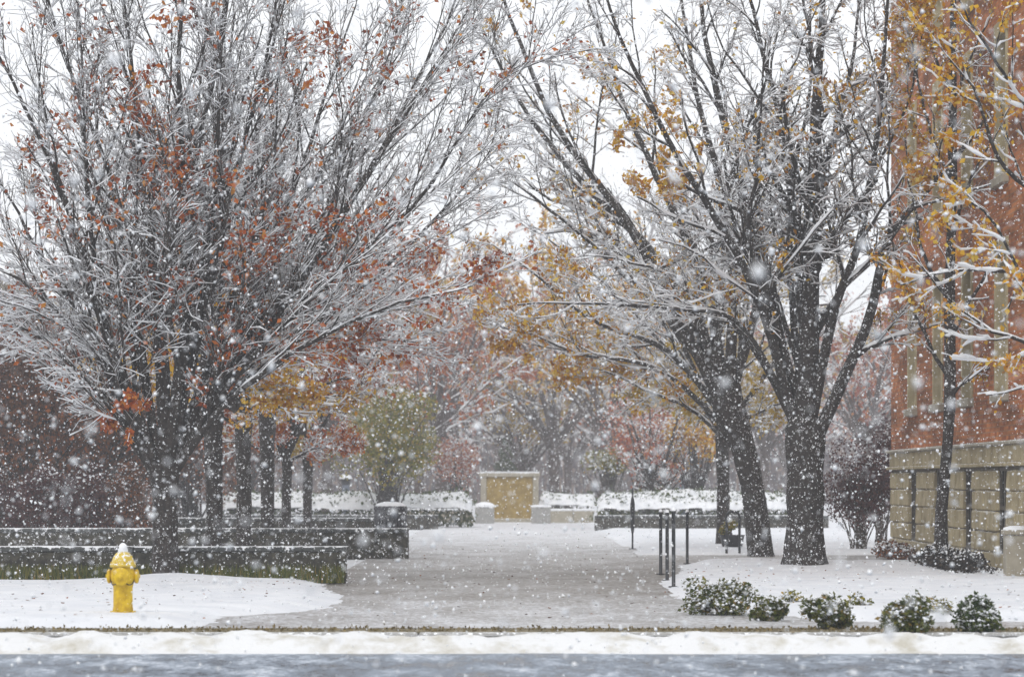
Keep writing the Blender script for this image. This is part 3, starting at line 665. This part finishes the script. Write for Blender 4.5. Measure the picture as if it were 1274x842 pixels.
for x, v, lm, rz, lab in row:
    Y = 4.87 * F / (CX - x); plant_tree(v, 'snowy tree, ' + lab, (-4.87, Y, 0), R(rz), (1.1 if x < 357 else .85), 'left row of trees', 'row_tree', lm)

# --- the pair of large trees on the right
OPEN = [dict(k=12, npt=7, ang=(20, 48), ratio=.34, trop=.045, wig=.12, t0=.16, rmin=.009, rr=.48, lmax=2.4),
        dict(k=7, npt=5, ang=(22, 58), ratio=.45, trop=.02, wig=.17, t0=.12, rmin=.0055, rr=.55, lmin=.2, lmax=1.2),
        dict(k=7, npt=3, ang=(22, 65), ratio=.55, trop=.0, wig=.26, t0=.15, rmin=.0042, rr=.6, lmin=.12, lmax=.5)]
YA = 50.5; BA = np.array([gx(1001, YA), YA, .05])
limsA = [([(1000, 545), (1004, 430), (1010, 300), (1015, 180), (1022, 60), (1026, -80)], .23, .03),
         ([(1015, 545), (1048, 475), (1085, 385), (1104, 290), (1150, 230), (1195, 170), (1235, 120)], .12, .02),
         ([(1008, 530), (1035, 400), (1066, 310), (1086, 200), (1102, 80), (1110, -60)], .10, .018),
         ([(995, 540), (963, 400), (926, 255), (897, 150), (875, 50), (862, -60)], .15, .02),
         ([(993, 545), (952, 400), (890, 285), (820, 170), (770, 60), (735, -50)], .10, .015),
         ([(1003, 440), (985, 270), (960, 130), (930, 20), (912, -80)], .09, .015),
         ([(1008, 350), (1030, 210), (1050, 100), (1062, -40)], .085, .014),
         ([(990, 520), (925, 410), (850, 388), (750, 378), (650, 374)], .05, .012),
         ([(988, 530), (935, 425), (890, 380), (820, 330), (735, 312)], .05, .012),
         ([(998, 470), (952, 340), (905, 300), (860, 318), (800, 342)], .05, .012),
         ([(995, 500), (955, 370), (930, 290), (940, 190), (950, 60)], .07, .013),
         ([(1012, 420), (1060, 330), (1075, 240), (1120, 130), (1140, 30)], .06, .012),
         ([(1001, 500), (985, 390), (975, 260), (1000, 130), (1000, -20)], .08, .013)]
trunkA = [(np.array([0, 0, -.15]), .44), (np.array([0, 0, .1]), .37), (np.array([0, 0, .45]), .315), (np.array([.02, 0, 1.0]), .29), (np.array([.0, 0, 1.7]), .30), (np.array([0, 0, 2.25]), .31), (np.array([0, 0, 2.45]), .25)]
tA = make_tree(trunkA, pxlimbs(limsA, YA, BA, 9), 31, OPEN, dict(mat='leaf_gold', clusters=30, per=44, rad=.5, size=.09, strays=600, origin=BA, at=[(820, 190, 55, 900), (1045, 110, 30, 300), (1110, 60, 40, 300), (1140, 30, 50, 300), (890, 400, 60, 200), (700, 378, 70, 400), (1000, 330, 60, 200), (1130, 180, 50, 300)]))
plant_tree(tA, 'largest dark trunk on the right, forking low with bare snowy limbs', BA, name='shade_tree')
YC = 61.5; BC = np.array([gx(946, YC), YC, .05])
limsB = [([(905, 520), (868, 400), (800, 300), (720, 220), (650, 130), (598, 30)], .15, .018),
         ([(902, 510), (840, 385), (770, 260), (700, 170), (640, 40), (608, -60)], .13, .018),
         ([(903, 510), (880, 360), (830, 230), (780, 120), (728, -40)], .13, .018),
         ([(906, 510), (910, 360), (890, 220), (860, 100), (838, -60)], .13, .018),
         ([(902, 520), (830, 435), (740, 400), (660, 340), (606, 300)], .07, .014),
         ([(900, 545), (855, 505), (805, 488), (755, 462), (710, 455)], .05, .012),
         ([(907, 510), (938, 380), (950, 250), (965, 120)], .10, .015),
         ([(903, 520), (850, 420), (760, 330), (670, 250), (610, 200)], .08, .013),
         ([(901, 530), (820, 460), (720, 440), (640, 410), (590, 400)], .06, .012)]
trunkB = [(px(947, 700, YC) - BC, .33), (px(945, 680, YC) - BC, .26), (px(938, 620, YC) - BC, .225), (px(925, 560, YC) - BC, .235), (px(908, 515, YC) - BC, .33), (px(902, 480, YC) - BC, .3)]
tB = make_tree(trunkB, pxlimbs(limsB, YC, BC, 10), 33, OPEN, dict(mat='leaf_gold', clusters=30, per=44, rad=.55, size=.10, strays=700, origin=BC, at=[(700, 450, 80, 900), (820, 190, 60, 500), (640, 390, 50, 500), (760, 470, 60, 500), (870, 500, 50, 300), (620, 470, 50, 400), (720, 300, 80, 300)]))
plant_tree(tB, 'dark leaning trunk just left of the largest right-hand tree', BC, name='shade_tree')
plant_tree(vb, 'snowy tree partly hidden behind the leaning right-hand trunk', (gx(899, 70), 70, 0), R(70), 1.15, 'right row of trees', 'row_tree', 'leaf_yellow')
# slim tree before the brick wall
YS_ = 50.2; BS = np.array([gx(1172, YS_), YS_, .02])
trunkS = [(px(1172, 715, YS_) - BS, .12), (px(1171, 640, YS_) - BS, .1), (px(1178, 560, YS_) - BS, .092), (px(1182, 480, YS_) - BS, .088), (px(1182, 350, YS_) - BS, .08), (px(1185, 200, YS_) - BS, .07), (px(1186, 10, YS_) - BS, .05), (px(1188, -90, YS_) - BS, .03)]
limsS = [([(1181, 470), (1150, 420), (1125, 350), (1105, 300)], .04, .01), ([(1182, 420), (1215, 360), (1240, 290), (1250, 220)], .04, .01),
         ([(1182, 380), (1150, 310), (1130, 250), (1120, 170)], .04, .01), ([(1184, 300), (1205, 230), (1230, 180), (1245, 120)], .035, .01),
         ([(1184, 230), (1160, 170), (1140, 90), (1125, 20)], .035, .01), ([(1185, 150), (1200, 80), (1225, 20), (1235, -40)], .03, .01),
         ([(1180, 500), (1200, 470), (1235, 450), (1262, 440)], .03, .01), ([(1185, 120), (1165, 60), (1150, -10)], .03, .01)]
lsS = pxlimbs(limsS, YS_, BS, 5, -.5)
lsS = [([np.array([q[0], -abs(q[1]), q[2]]) for q in P], a, b) for P, a, b in lsS]
tS = make_tree(trunkS, lsS, 35, [dict(k=7, npt=5, ang=(25, 60), ratio=.4, trop=.02, wig=.15, t0=.15, rmin=.007, rr=.5, lmax=.8), dict(k=5, npt=4, ang=(25, 60), ratio=.5, trop=0, wig=.2, t0=.1, rmin=.005, rr=.6, lmin=.12, lmax=.5)],
               dict(mat='leaf_gold', clusters=42, per=55, rad=.42, size=.09, strays=600))
plant_tree(tS, 'slender dark tree with orange leaves against the brick building', BS, name='young_tree')
# tree outside the right edge whose boughs reach in
YR = 35.0; BR = np.array([gx(1490, YR), YR, .0])
limsR = [([(1490, 420), (1400, 480), (1320, 445), (1260, 430), (1190, 395), (1120, 320)], .05, .008),
         ([(1490, 400), (1380, 380), (1290, 335), (1230, 325), (1160, 330), (1115, 350)], .05, .008),
         ([(1490, 380), (1370, 330), (1290, 245), (1235, 190), (1205, 110), (1170, 60)], .05, .008),
         ([(1490, 360), (1390, 250), (1290, 150), (1230, 70), (1190, 0)], .05, .008),
         ([(1490, 410), (1400, 430), (1310, 400), (1240, 265), (1190, 255)], .04, .008),
         ([(1490, 300), (1450, 100), (1400, -60)], .10, .02), ([(1490, 330), (1530, 120), (1560, -60)], .10, .02)]
trunkR = [(np.array([0, 0, -.1]), .26), (np.array([0, 0, .2]), .21), (np.array([0, 0, 1.5]), .18), (np.array([0, 0, 3.0]), .17), (np.array([0, 0, 4.4]), .13)]
tR = make_tree(trunkR, pxlimbs(limsR, YR, BR, 6, 1.0), 37, [dict(k=8, npt=6, ang=(22, 50), ratio=.3, trop=.04, wig=.15, t0=.3, rmin=.006, rr=.5, lmax=1.2), dict(k=5, npt=4, ang=(22, 58), ratio=.42, trop=0, wig=.2, t0=.1, rmin=.0042, rr=.6, lmin=.12, lmax=.5)],
               dict(mat='leaf_gold', clusters=70, per=34, rad=.35, size=.075, strays=500), snow=1.25)
plant_tree(tR, 'tree beyond the right edge reaching snowy golden-leaved boughs into view', BR, name='golden_tree')

# ------------------------------------------------------------------ shrubs and small leafy trees
def leafy(seed, rx, ry, rz, zc, n, size, lumps=9, stems=10, stem_r=.012, z0=0.0, snow=0, snow_r=.03):
    rs = np.random.RandomState(seed); cen = rs.normal(size=(lumps, 3)); cen /= np.linalg.norm(cen, axis=1, keepdims=True); cen *= rs.uniform(.25, .72, (lumps, 1))
    lr = rs.uniform(.28, .5, lumps); k = rs.randint(0, lumps, n); d = rs.normal(size=(n, 3)); d /= np.linalg.norm(d, axis=1, keepdims=True)
    P = cen[k] + d * (lr[k] * rs.uniform(.35, 1.05, n) ** .6)[:, None]; P = P * np.array([rx, ry, rz]); P[:, 2] += zc; P = P[P[:, 2] > z0 + .02]
    out = {'foliage': np_mesh('foliage', *leaf_arrays(P, size, rs, .1))}
    tips = P[rs.randint(0, len(P), stems)]; C = np.zeros((stems, 5, 3)); s0 = np.zeros((stems, 3)); s0[:, :2] = rs.normal(0, .08 * rx, (stems, 2)); s0[:, 2] = z0 - .05
    for j in range(5):
        f = j / 4; C[:, j] = s0 * (1 - f) + tips * f; C[:, j, :2] = s0[:, :2] + (tips - s0)[:, :2] * f ** 1.6
    out['stems'] = np_mesh('stems', *tubes(C, np.broadcast_to(stem_r * np.linspace(1, .4, 5), (stems, 5)), 5))
    if snow:
        w = P[:, 2] + .25 * rz * rs.normal(size=len(P)); idx = np.argsort(-w)[:max(snow * 3, 1)]; idx = rs.choice(idx, min(snow, len(idx)), False)
        out['snow_clumps'] = np_mesh('snow_clumps', *octas(P[idx] + np.array([0, 0, size * .3]), np.full(len(idx), snow_r) * rs.uniform(.5, 1.4, len(idx)), rs, .6))
    return out
def plant_shrub(parts, label, loc, mat, group=None, name='shrub', rz=0, sc=1, bark='bark_twig', cat='shrub'):
    t = thing(name, label, cat, loc, rz, group); t.scale = (sc, sc, sc) if not hasattr(sc, '__len__') else sc
    for k, me in parts.items():
        o = link(k, me, None, t); mm = {'foliage': mat, 'stems': bark, 'snow_clumps': 'snow_clump'}[k]
        if not me.materials: me.materials.append(M[mm])
        o.material_slots[0].link = 'OBJECT'; o.material_slots[0].material = M[mm]
        if k != 'stems': o['kind'] = 'stuff'
    return t
for k, (x, yb, wpx, hpx, lab) in enumerate(((897, 756, 78, 50, 'wide low shrub with snow on its top, leftmost of the right bed'),
        (960, 763, 46, 30, 'smallest dark green shrub, second from left in the right bed'), (1030, 772, 54, 40, 'rounded dark green shrub in the middle of the right bed'),
        (1121, 777, 66, 44, 'blocky green shrub, second from right in the right bed'), (1221, 776, 66, 46, 'frosted grey-green shrub, rightmost of the right bed'))):
    Y = (H - .08) * F / (yb - HY); s = F / Y; rx, hz = wpx / s / 2, hpx / s * .82
    p = leafy(50 + k, rx * 1.25, rx * 1.1, hz * .85, hz * .26, 3200, .05, 18, 40, .006, -.06, 900 if k in (0, 4) else 520, .022)
    plant_shrub(p, lab, (gx(x, Y), Y, .07), 'leaf_green' if k == 4 else 'leaf_shrub', 'shrubs in the snowy bed by the street', 'evergreen_shrub')
for k, (x, yb) in enumerate(((1070, 757), (1165, 762), (990, 752))):     # tufts of leaves poking through the snow
    Y = (H - .08) * F / (yb - HY)
    p = leafy(70 + k, .22, .2, .12, .08, 260, .045, 7, 12, .005, 0, 120, .022)
    plant_shrub(p, ('pale snow-covered tuft right of the middle shrub', 'pale snow-covered tuft right of the blocky shrub', 'pale snow-covered tuft left of the middle shrub')[k], (gx(x, Y), Y, .08), 'leaf_olive', 'tufts poking through the snow', 'plant_tuft', cat='plant')
# dark hedge along the brick building
p = leafy(80, .5, 4.2, .30, .18, 6500, .06, 26, 60, .008, 0, 260, .03)
plant_shrub(p, 'dark low hedge at the foot of the brick building', (6.85, 49.6, .0), 'leaf_dark', None, 'low_hedge')
p = leafy(81, .38, 4.0, .22, .14, 3000, .06, 26, 40, .008, 0, 300, .03)
plant_shrub(p, 'sparse brown hedge along the far half of the brick wall', (7.1, 58.2, .03), 'leaf_brown', None, 'low_hedge')
# maroon shrub between the big trunk and the building
p = leafy(82, 1.05, .9, 1.0, 1.35, 5200, .07, 16, 34, .02, .0, 160, .03)
plant_shrub(p, 'maroon twiggy shrub on short stems right of the largest trunk', (gx(1068, 64), 64, 0), 'leaf_maroon', None, 'deciduous_shrub')
p = leafy(83, .9, .9, 1.3, 1.7, 4200, .07, 14, 30, .02, .0, 100, .03)
plant_shrub(p, 'dark shrub tucked behind the corner of the brick building', (gx(1094, 70), 70, 0), 'leaf_maroon', None, 'deciduous_shrub')
p = leafy(84, .30, .3, .25, .45, 700, .06, 8, 12, .008, .2, 60, .025)
t = plant_shrub(p, 'small yellow-green potted plant beside the hoop rack', (gx(911, 66), 66, .05), 'leaf_olive', None, 'potted_plant', cat='plant')
link('pot', lathe_me('pot', [(0, 0), (.2, 0), (.26, .28), (.28, .3), (.24, .3), (.0, .26)], 16), 'black_metal', t)
# shrubs at left in front of the brown building
lm = [('leaf_maroon', 40, 1.0, 1.4, 1.1), ('leaf_maroon', 95, 1.1, 1.2, 1.05), ('leaf_brown', 150, .9, 1.5, .95), ('leaf_maroon', -10, 1, 1.5, 1.15)]
labs = ['dark maroon shrub near the left edge, behind the second seat wall', 'dark maroon shrub between the left edge and the hydrant tree', 'brown-leaved shrub just left of the hydrant tree trunk', 'dark maroon shrub cut by the left edge']
for k, (mt, x, rx, rz, zc) in enumerate(lm):
    p = leafy(90 + k, rx * 1.15, 1, rz * .8, zc * .9, 5600, .065, 16, 34, .016, 0, 130, .03)
    plant_shrub(p, labs[k], (gx(x, 66 + k), 66 + k, 0), mt, 'shrubs before the brown building', 'deciduous_shrub')
# copper-leaved trees over them
for k, (x, Y, s, lab) in enumerate(((30, 70, 1.0, 'brown-leaved tree at the left edge, before the brown building'), (105, 74, .95, 'brown-leaved tree midway between left edge and hydrant tree'), (165, 80, .9, 'brown-leaved tree right behind the hydrant tree trunk'), (236, 92, .95, 'brown-leaved tree seen between the first two left trunks'), (300, 119, 1.0, 'brown-leaved tree farthest back, behind the left tree row'))):
    p = leafy(100 + k, 2.3, 2.0, 2.5, 3.0, 13000, .095, 24, 40, .04, 0, 350, .03)
    plant_shrub(p, lab, (gx(x, Y), Y, 0), 'leaf_brown', 'brown-leaved trees at left', 'copper_tree', sc=s * 1.08, bark='bark', cat='tree')

# small coloured trees at the far end
def small_tree(seed, x, Y, zc, rx, rz, n, mat, label, name='ornamental_tree', tr=.14, snow=500, size=.1):
    p = leafy(seed, rx, rx, rz, zc, n, size, 18, 26, .035, .0, snow, .05)
    t = plant_shrub(p, label, (gx(x, Y), Y, 0), mat, None, name, bark='bark', cat='tree')
    tp = resample([(0, 0, -.05), (.02, 0, zc * .4), (0, .02, zc * .75), (.03, 0, zc)], 8)
    V, Q = tubes(tp[None], np.linspace(tr * 1.25, tr * .5, 8)[None], 10); link('trunk', np_mesh('trunk', V, Q), 'bark', t, True)
    return t
small_tree(110, 482, 99.6, 2.9, 2.35, 1.75, 9500, 'leaf_olive', 'small olive-leaved tree behind the litter bin', tr=.26, snow=200)
small_tree(111, 803, 104, 3.3, 1.7, 1.9, 3400, 'leaf_red', 'reddish small tree above the right seat wall', tr=.2)
small_tree(112, 760, 108, 2.3, 1.0, .8, 1600, 'leaf_olive', 'yellow-green small tree left of the reddish one', tr=.1)
small_tree(113, 865, 100, 2.9, 1.2, 1.3, 2400, 'leaf_gold', 'golden small tree between the reddish one and the leaning trunk', tr=.12)
small_tree(114, 565, 128, 2.6, 1.5, 1.6, 2600, 'leaf_red', 'pale pinkish small tree left of the stone sign', tr=.1, snow=900)
# multi-stemmed trunk at right
limsM = []
rd = random.Random(2)
for k in range(7):
    a = k * .9; limsM.append(([np.array([.08 * math.cos(a), .08 * math.sin(a), 0.0]), np.array([.25 * math.cos(a), .25 * math.sin(a), 1.2]), np.array([.7 * math.cos(a), .7 * math.sin(a), 2.6]), np.array([1.5 * math.cos(a), 1.4 * math.sin(a), 4.6])], .11, .015))
tM = make_tree([(np.array([0, 0, -.1]), .3), (np.array([0, 0, .1]), .26), (np.array([0, 0, .3]), .2)], limsM, 39, DENSE_B, dict(mat='leaf_red', clusters=24, per=60, rad=.6, size=.1, strays=400), snow=1.1)
plant_tree(tM, 'dark multi-stemmed tree rising from the right hedge', (gx(815, 100), 100, 0), name='multi_stem_tree')

# snow-laden hedges behind the far seat walls
def hedge(label, x0, x1, Y, d, h, seed, green=1500, taper=.0):
    L = x1 - x0; t = thing('snowy_hedge', label, 'hedge', ((x0 + x1) / 2, Y, 0), 0, 'snow-laden hedges at the far end')
    rs = np.random.RandomState(seed); nu = max(20, int(L / .12)); u = np.linspace(-L / 2, L / 2, nu); v = np.linspace(R(-82), R(82), 15)
    U, Vv = np.meshgrid(u, v, indexing='ij'); e = np.clip((L / 2 - np.abs(U)) / .28, 0, 1) ** .5
    lump = 1 + .13 * nz(U + seed, Vv * 2, 1.6, seed) + .10 * nz(U, Vv * 3, 4.5, seed + 1) + .07 * nz(U, Vv * 2, 11, seed + 2)
    hh = h * lump * (.35 + .65 * e); Yv = np.sin(Vv) * d / 2 * (.4 + .6 * e) * lump; Z = hh * (.42 + .58 * np.cos(Vv) ** .7)
    i, j = np.meshgrid(np.arange(nu - 1), np.arange(14), indexing='ij'); a = i * 15 + j
    Q = np.stack([a, a + 15, a + 16, a + 1], -1).reshape(-1, 4)
    link('snow_blanket', np_mesh('snow_blanket', np.stack([U, Yv, Z], -1).reshape(-1, 3), Q), 'snow_clump', t, True)
    P = np.stack([rs.uniform(-L / 2 + .1, L / 2 - .1, green), rs.uniform(-d / 2 - .03, d / 2, green), rs.uniform(.05, h * .52, green)], 1)
    k2 = green // 3; ii = rs.randint(0, nu, k2); jj = rs.randint(2, 9, k2); P = np.concatenate([P, np.stack([U, Yv, Z], -1)[ii, jj] + rs.normal(0, .05, (k2, 3))])
    o = link('foliage', np_mesh('foliage', *leaf_arrays(P, .10, rs, .2)), 'leaf_green', t); o['kind'] = 'stuff'
    return t
hedge('snow-covered hedge on the left, left of the olive-leaved tree', gx(270, 101), gx(476, 101), 101, 1.6, 1.1, 1, 3000)
hedge('snow-covered hedge on the left, right of the olive-leaved tree', gx(478, 102), gx(592, 102), 102, 1.6, 1.08, 2, 1600)
hedge('snow-covered hedge on the right, tapering toward the stone sign', gx(668, 118), gx(745, 118), 118, 1.4, 1.02, 3, 900)
hedge('long snow-covered hedge above the right seat wall', gx(738, 98.5), gx(985, 98.5), 98.5, 1.6, 1.12, 4, 3600)

# ------------------------------------------------------------------ hazy trees beyond
FARL = [dict(k=8, npt=5, ang=(18, 48), ratio=.36, trop=.04, wig=.12, t0=.15, rmin=.014, rr=.5, lmax=2.8),
        dict(k=7, npt=4, ang=(20, 55), ratio=.45, trop=.02, wig=.16, t0=.12, rmin=.010, rr=.6, lmin=.3, lmax=1.4)]
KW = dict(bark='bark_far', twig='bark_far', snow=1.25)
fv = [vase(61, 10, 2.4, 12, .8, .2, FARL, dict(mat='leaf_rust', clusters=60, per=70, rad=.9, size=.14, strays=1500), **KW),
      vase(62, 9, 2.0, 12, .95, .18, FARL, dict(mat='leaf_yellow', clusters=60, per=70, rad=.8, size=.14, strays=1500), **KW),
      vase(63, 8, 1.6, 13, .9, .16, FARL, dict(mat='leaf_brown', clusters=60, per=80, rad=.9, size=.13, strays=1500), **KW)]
rows = [(124, 8, ['leaf_red', 'leaf_yellow', 'leaf_rust', 'leaf_gold'], 'first'), (142, 9, ['leaf_rust', 'leaf_brown', 'leaf_red', 'leaf_yellow'], 'second'),
        (165, 10, ['leaf_brown', 'leaf_rust', 'leaf_red'], 'third'), (190, 11, ['leaf_brown', 'leaf_red'], 'last')]
ordn = ['leftmost', 'second from left', 'third from left', 'fourth from left', 'fifth from left', 'sixth from left', 'seventh from left', 'eighth from left', 'ninth from left', 'tenth from left', 'eleventh from left']
rd = random.Random(77)
for Y, nn, mats, rown in rows:
    half = .172 * Y
    for k in range(nn):
        x = -half + 2 * half * (k + .5) / nn + rd.uniform(-.8, .8)
        if Y < 130 and abs(x) < 3.2: x = math.copysign(3.6, x)
        plant_tree(fv[rd.randrange(3)], 'hazy snowy tree beyond the sign, %s in the %s row back' % (ordn[k], rown), (x, Y + rd.uniform(-4, 4), 0), rd.uniform(0, 6.28), rd.uniform(1.0, 1.3), 'hazy trees beyond the walk', 'distant_tree', rd.choice(mats))
for k, (x, Y, v, lm, lab) in enumerate(((548, 132, 0, 'leaf_rust', 'tall hazy rust-leaved tree left of the stone sign'), (690, 134, 1, 'leaf_gold', 'tall hazy golden tree just right of the stone sign'), (622, 158, 0, 'leaf_red', 'tall hazy reddish tree straight behind the stone sign'), (760, 150, 2, 'leaf_rust', 'tall hazy rust-leaved tree well right of the stone sign'))):
    plant_tree(fv[v], lab, (gx(x, Y), Y, 0), k * 1.7, 1.4, 'tall hazy trees at the end of the walk', 'distant_tree', lm)
# far woodland that reads as one mass
rs = np.random.RandomState(12); n = 30000
P = np.stack([rs.uniform(-46, 46, n), rs.uniform(212, 226, n), np.zeros(n)], 1)
top = 5.2 + 1.6 * nz(P[:, 0], P[:, 0] * 0, .45, 5) + .9 * nz(P[:, 0], P[:, 1], 1.3, 6); P[:, 2] = top * rs.uniform(0, 1, n) ** .8
V, Q = leaf_arrays(P, .42, rs, .2)
C = np.zeros((900, 4, 3)); C[:, 0] = np.stack([rs.uniform(-46, 46, 900), rs.uniform(210, 226, 900), np.full(900, -.1)], 1)
for j in range(1, 4): C[:, j] = C[:, j - 1] + np.stack([rs.normal(0, .4, 900), rs.normal(0, .3, 900), rs.uniform(1.4, 2.5, 900)], 1)
T_ = tubes(C, np.broadcast_to(np.linspace(.09, .02, 4), (900, 4)), 4)
wood = link('woodland', np_mesh('woodland', *merge([(V, Q), T_])), 'leaf_wood'); wood['kind'] = 'stuff'
tag(wood, 'dim pinkish-grey wood in the mist along the horizon', 'woodland')
# blue-green conifer behind the sign
rs = np.random.RandomState(3); t = thing('conifer', 'dim blue-green conifer in the mist just left above the stone sign', 'tree', (gx(632, 150), 150, 0))
V, Q = tubes(np.array([[(0, 0, -.1), (0, 0, 2), (0, 0, 4.2)]], float), np.array([[.14, .09, .02]]), 8); link('trunk', np_mesh('trunk', V, Q), 'bark_far', t)
n = 5000; z = rs.uniform(.3, 4.2, n); rad = (4.25 - z) / 4 * 1.35 * rs.uniform(.3, 1, n) ** .5 * (.8 + .2 * np.sin(z * 9)); a = rs.uniform(0, 6.28, n)
P = np.stack([rad * np.cos(a), rad * np.sin(a), z], 1)
o = link('foliage', np_mesh('foliage', *leaf_arrays(P, .14, rs, .6)), 'leaf_green', t); o['kind'] = 'stuff'
o = link('snow_clumps', np_mesh('snow_clumps', *octas(P[:900] + (0, 0, .05), np.full(900, .05), rs, .5)), 'snow_clump', t); o['kind'] = 'stuff'

# ------------------------------------------------------------------ falling snow and haze
rs = np.random.RandomState(99); n = 110000
P = np.stack([rs.uniform(-8.5, 8.5, n), 7.5 + 44.5 * rs.uniform(0, 1, n) ** 1.1, rs.uniform(.0, 9.5, n)], 1)
rad = np.clip(rs.lognormal(math.log(.0066), .58, n), .0028, .021)
V = BIP[None] * rad[:, None, None] * rs.uniform(.55, 1.35, (n, 5, 1)) * rs.uniform(.6, 1.35, (n, 1, 3))
ax_ = rs.normal(size=(n, 3)); ax_ /= np.linalg.norm(ax_, axis=1, keepdims=True); an = rs.uniform(0, 6.28, n)[:, None, None]; A3 = np.broadcast_to(ax_[:, None], V.shape)
V = V * np.cos(an) + np.cross(A3, V) * np.sin(an) + A3 * (A3 * V).sum(-1, keepdims=True) * (1 - np.cos(an)) + P[:, None]
fl = link('falling_snow', np_mesh('falling_snow', V.reshape(-1, 3), (BIF[None] + (np.arange(n) * 5)[:, None, None]).reshape(-1, 3)), 'flake'); fl['kind'] = 'stuff'
tag(fl, 'white snowflakes falling through the air over the whole scene', 'snowflakes')
if HAZE:
    hz = link('haze', box_me('haze', -225, 225, -35, 525, -1.2, 16.0), None); hz['kind'] = 'stuff'
    tag(hz, 'pale grey veil of snowy air over the whole scene', 'haze')
    hm = bpy.data.materials.new('haze'); hm.use_nodes = True; hm.node_tree.nodes.clear()
    vv = hm.node_tree.nodes.new('ShaderNodeVolumePrincipled'); oo = hm.node_tree.nodes.new('ShaderNodeOutputMaterial')
    vv.inputs['Color'].default_value = (.93, .94, .97, 1); vv.inputs['Density'].default_value = HAZE
    hm.node_tree.links.new(vv.outputs[0], oo.inputs['Volume']); hz.data.materials.append(hm)
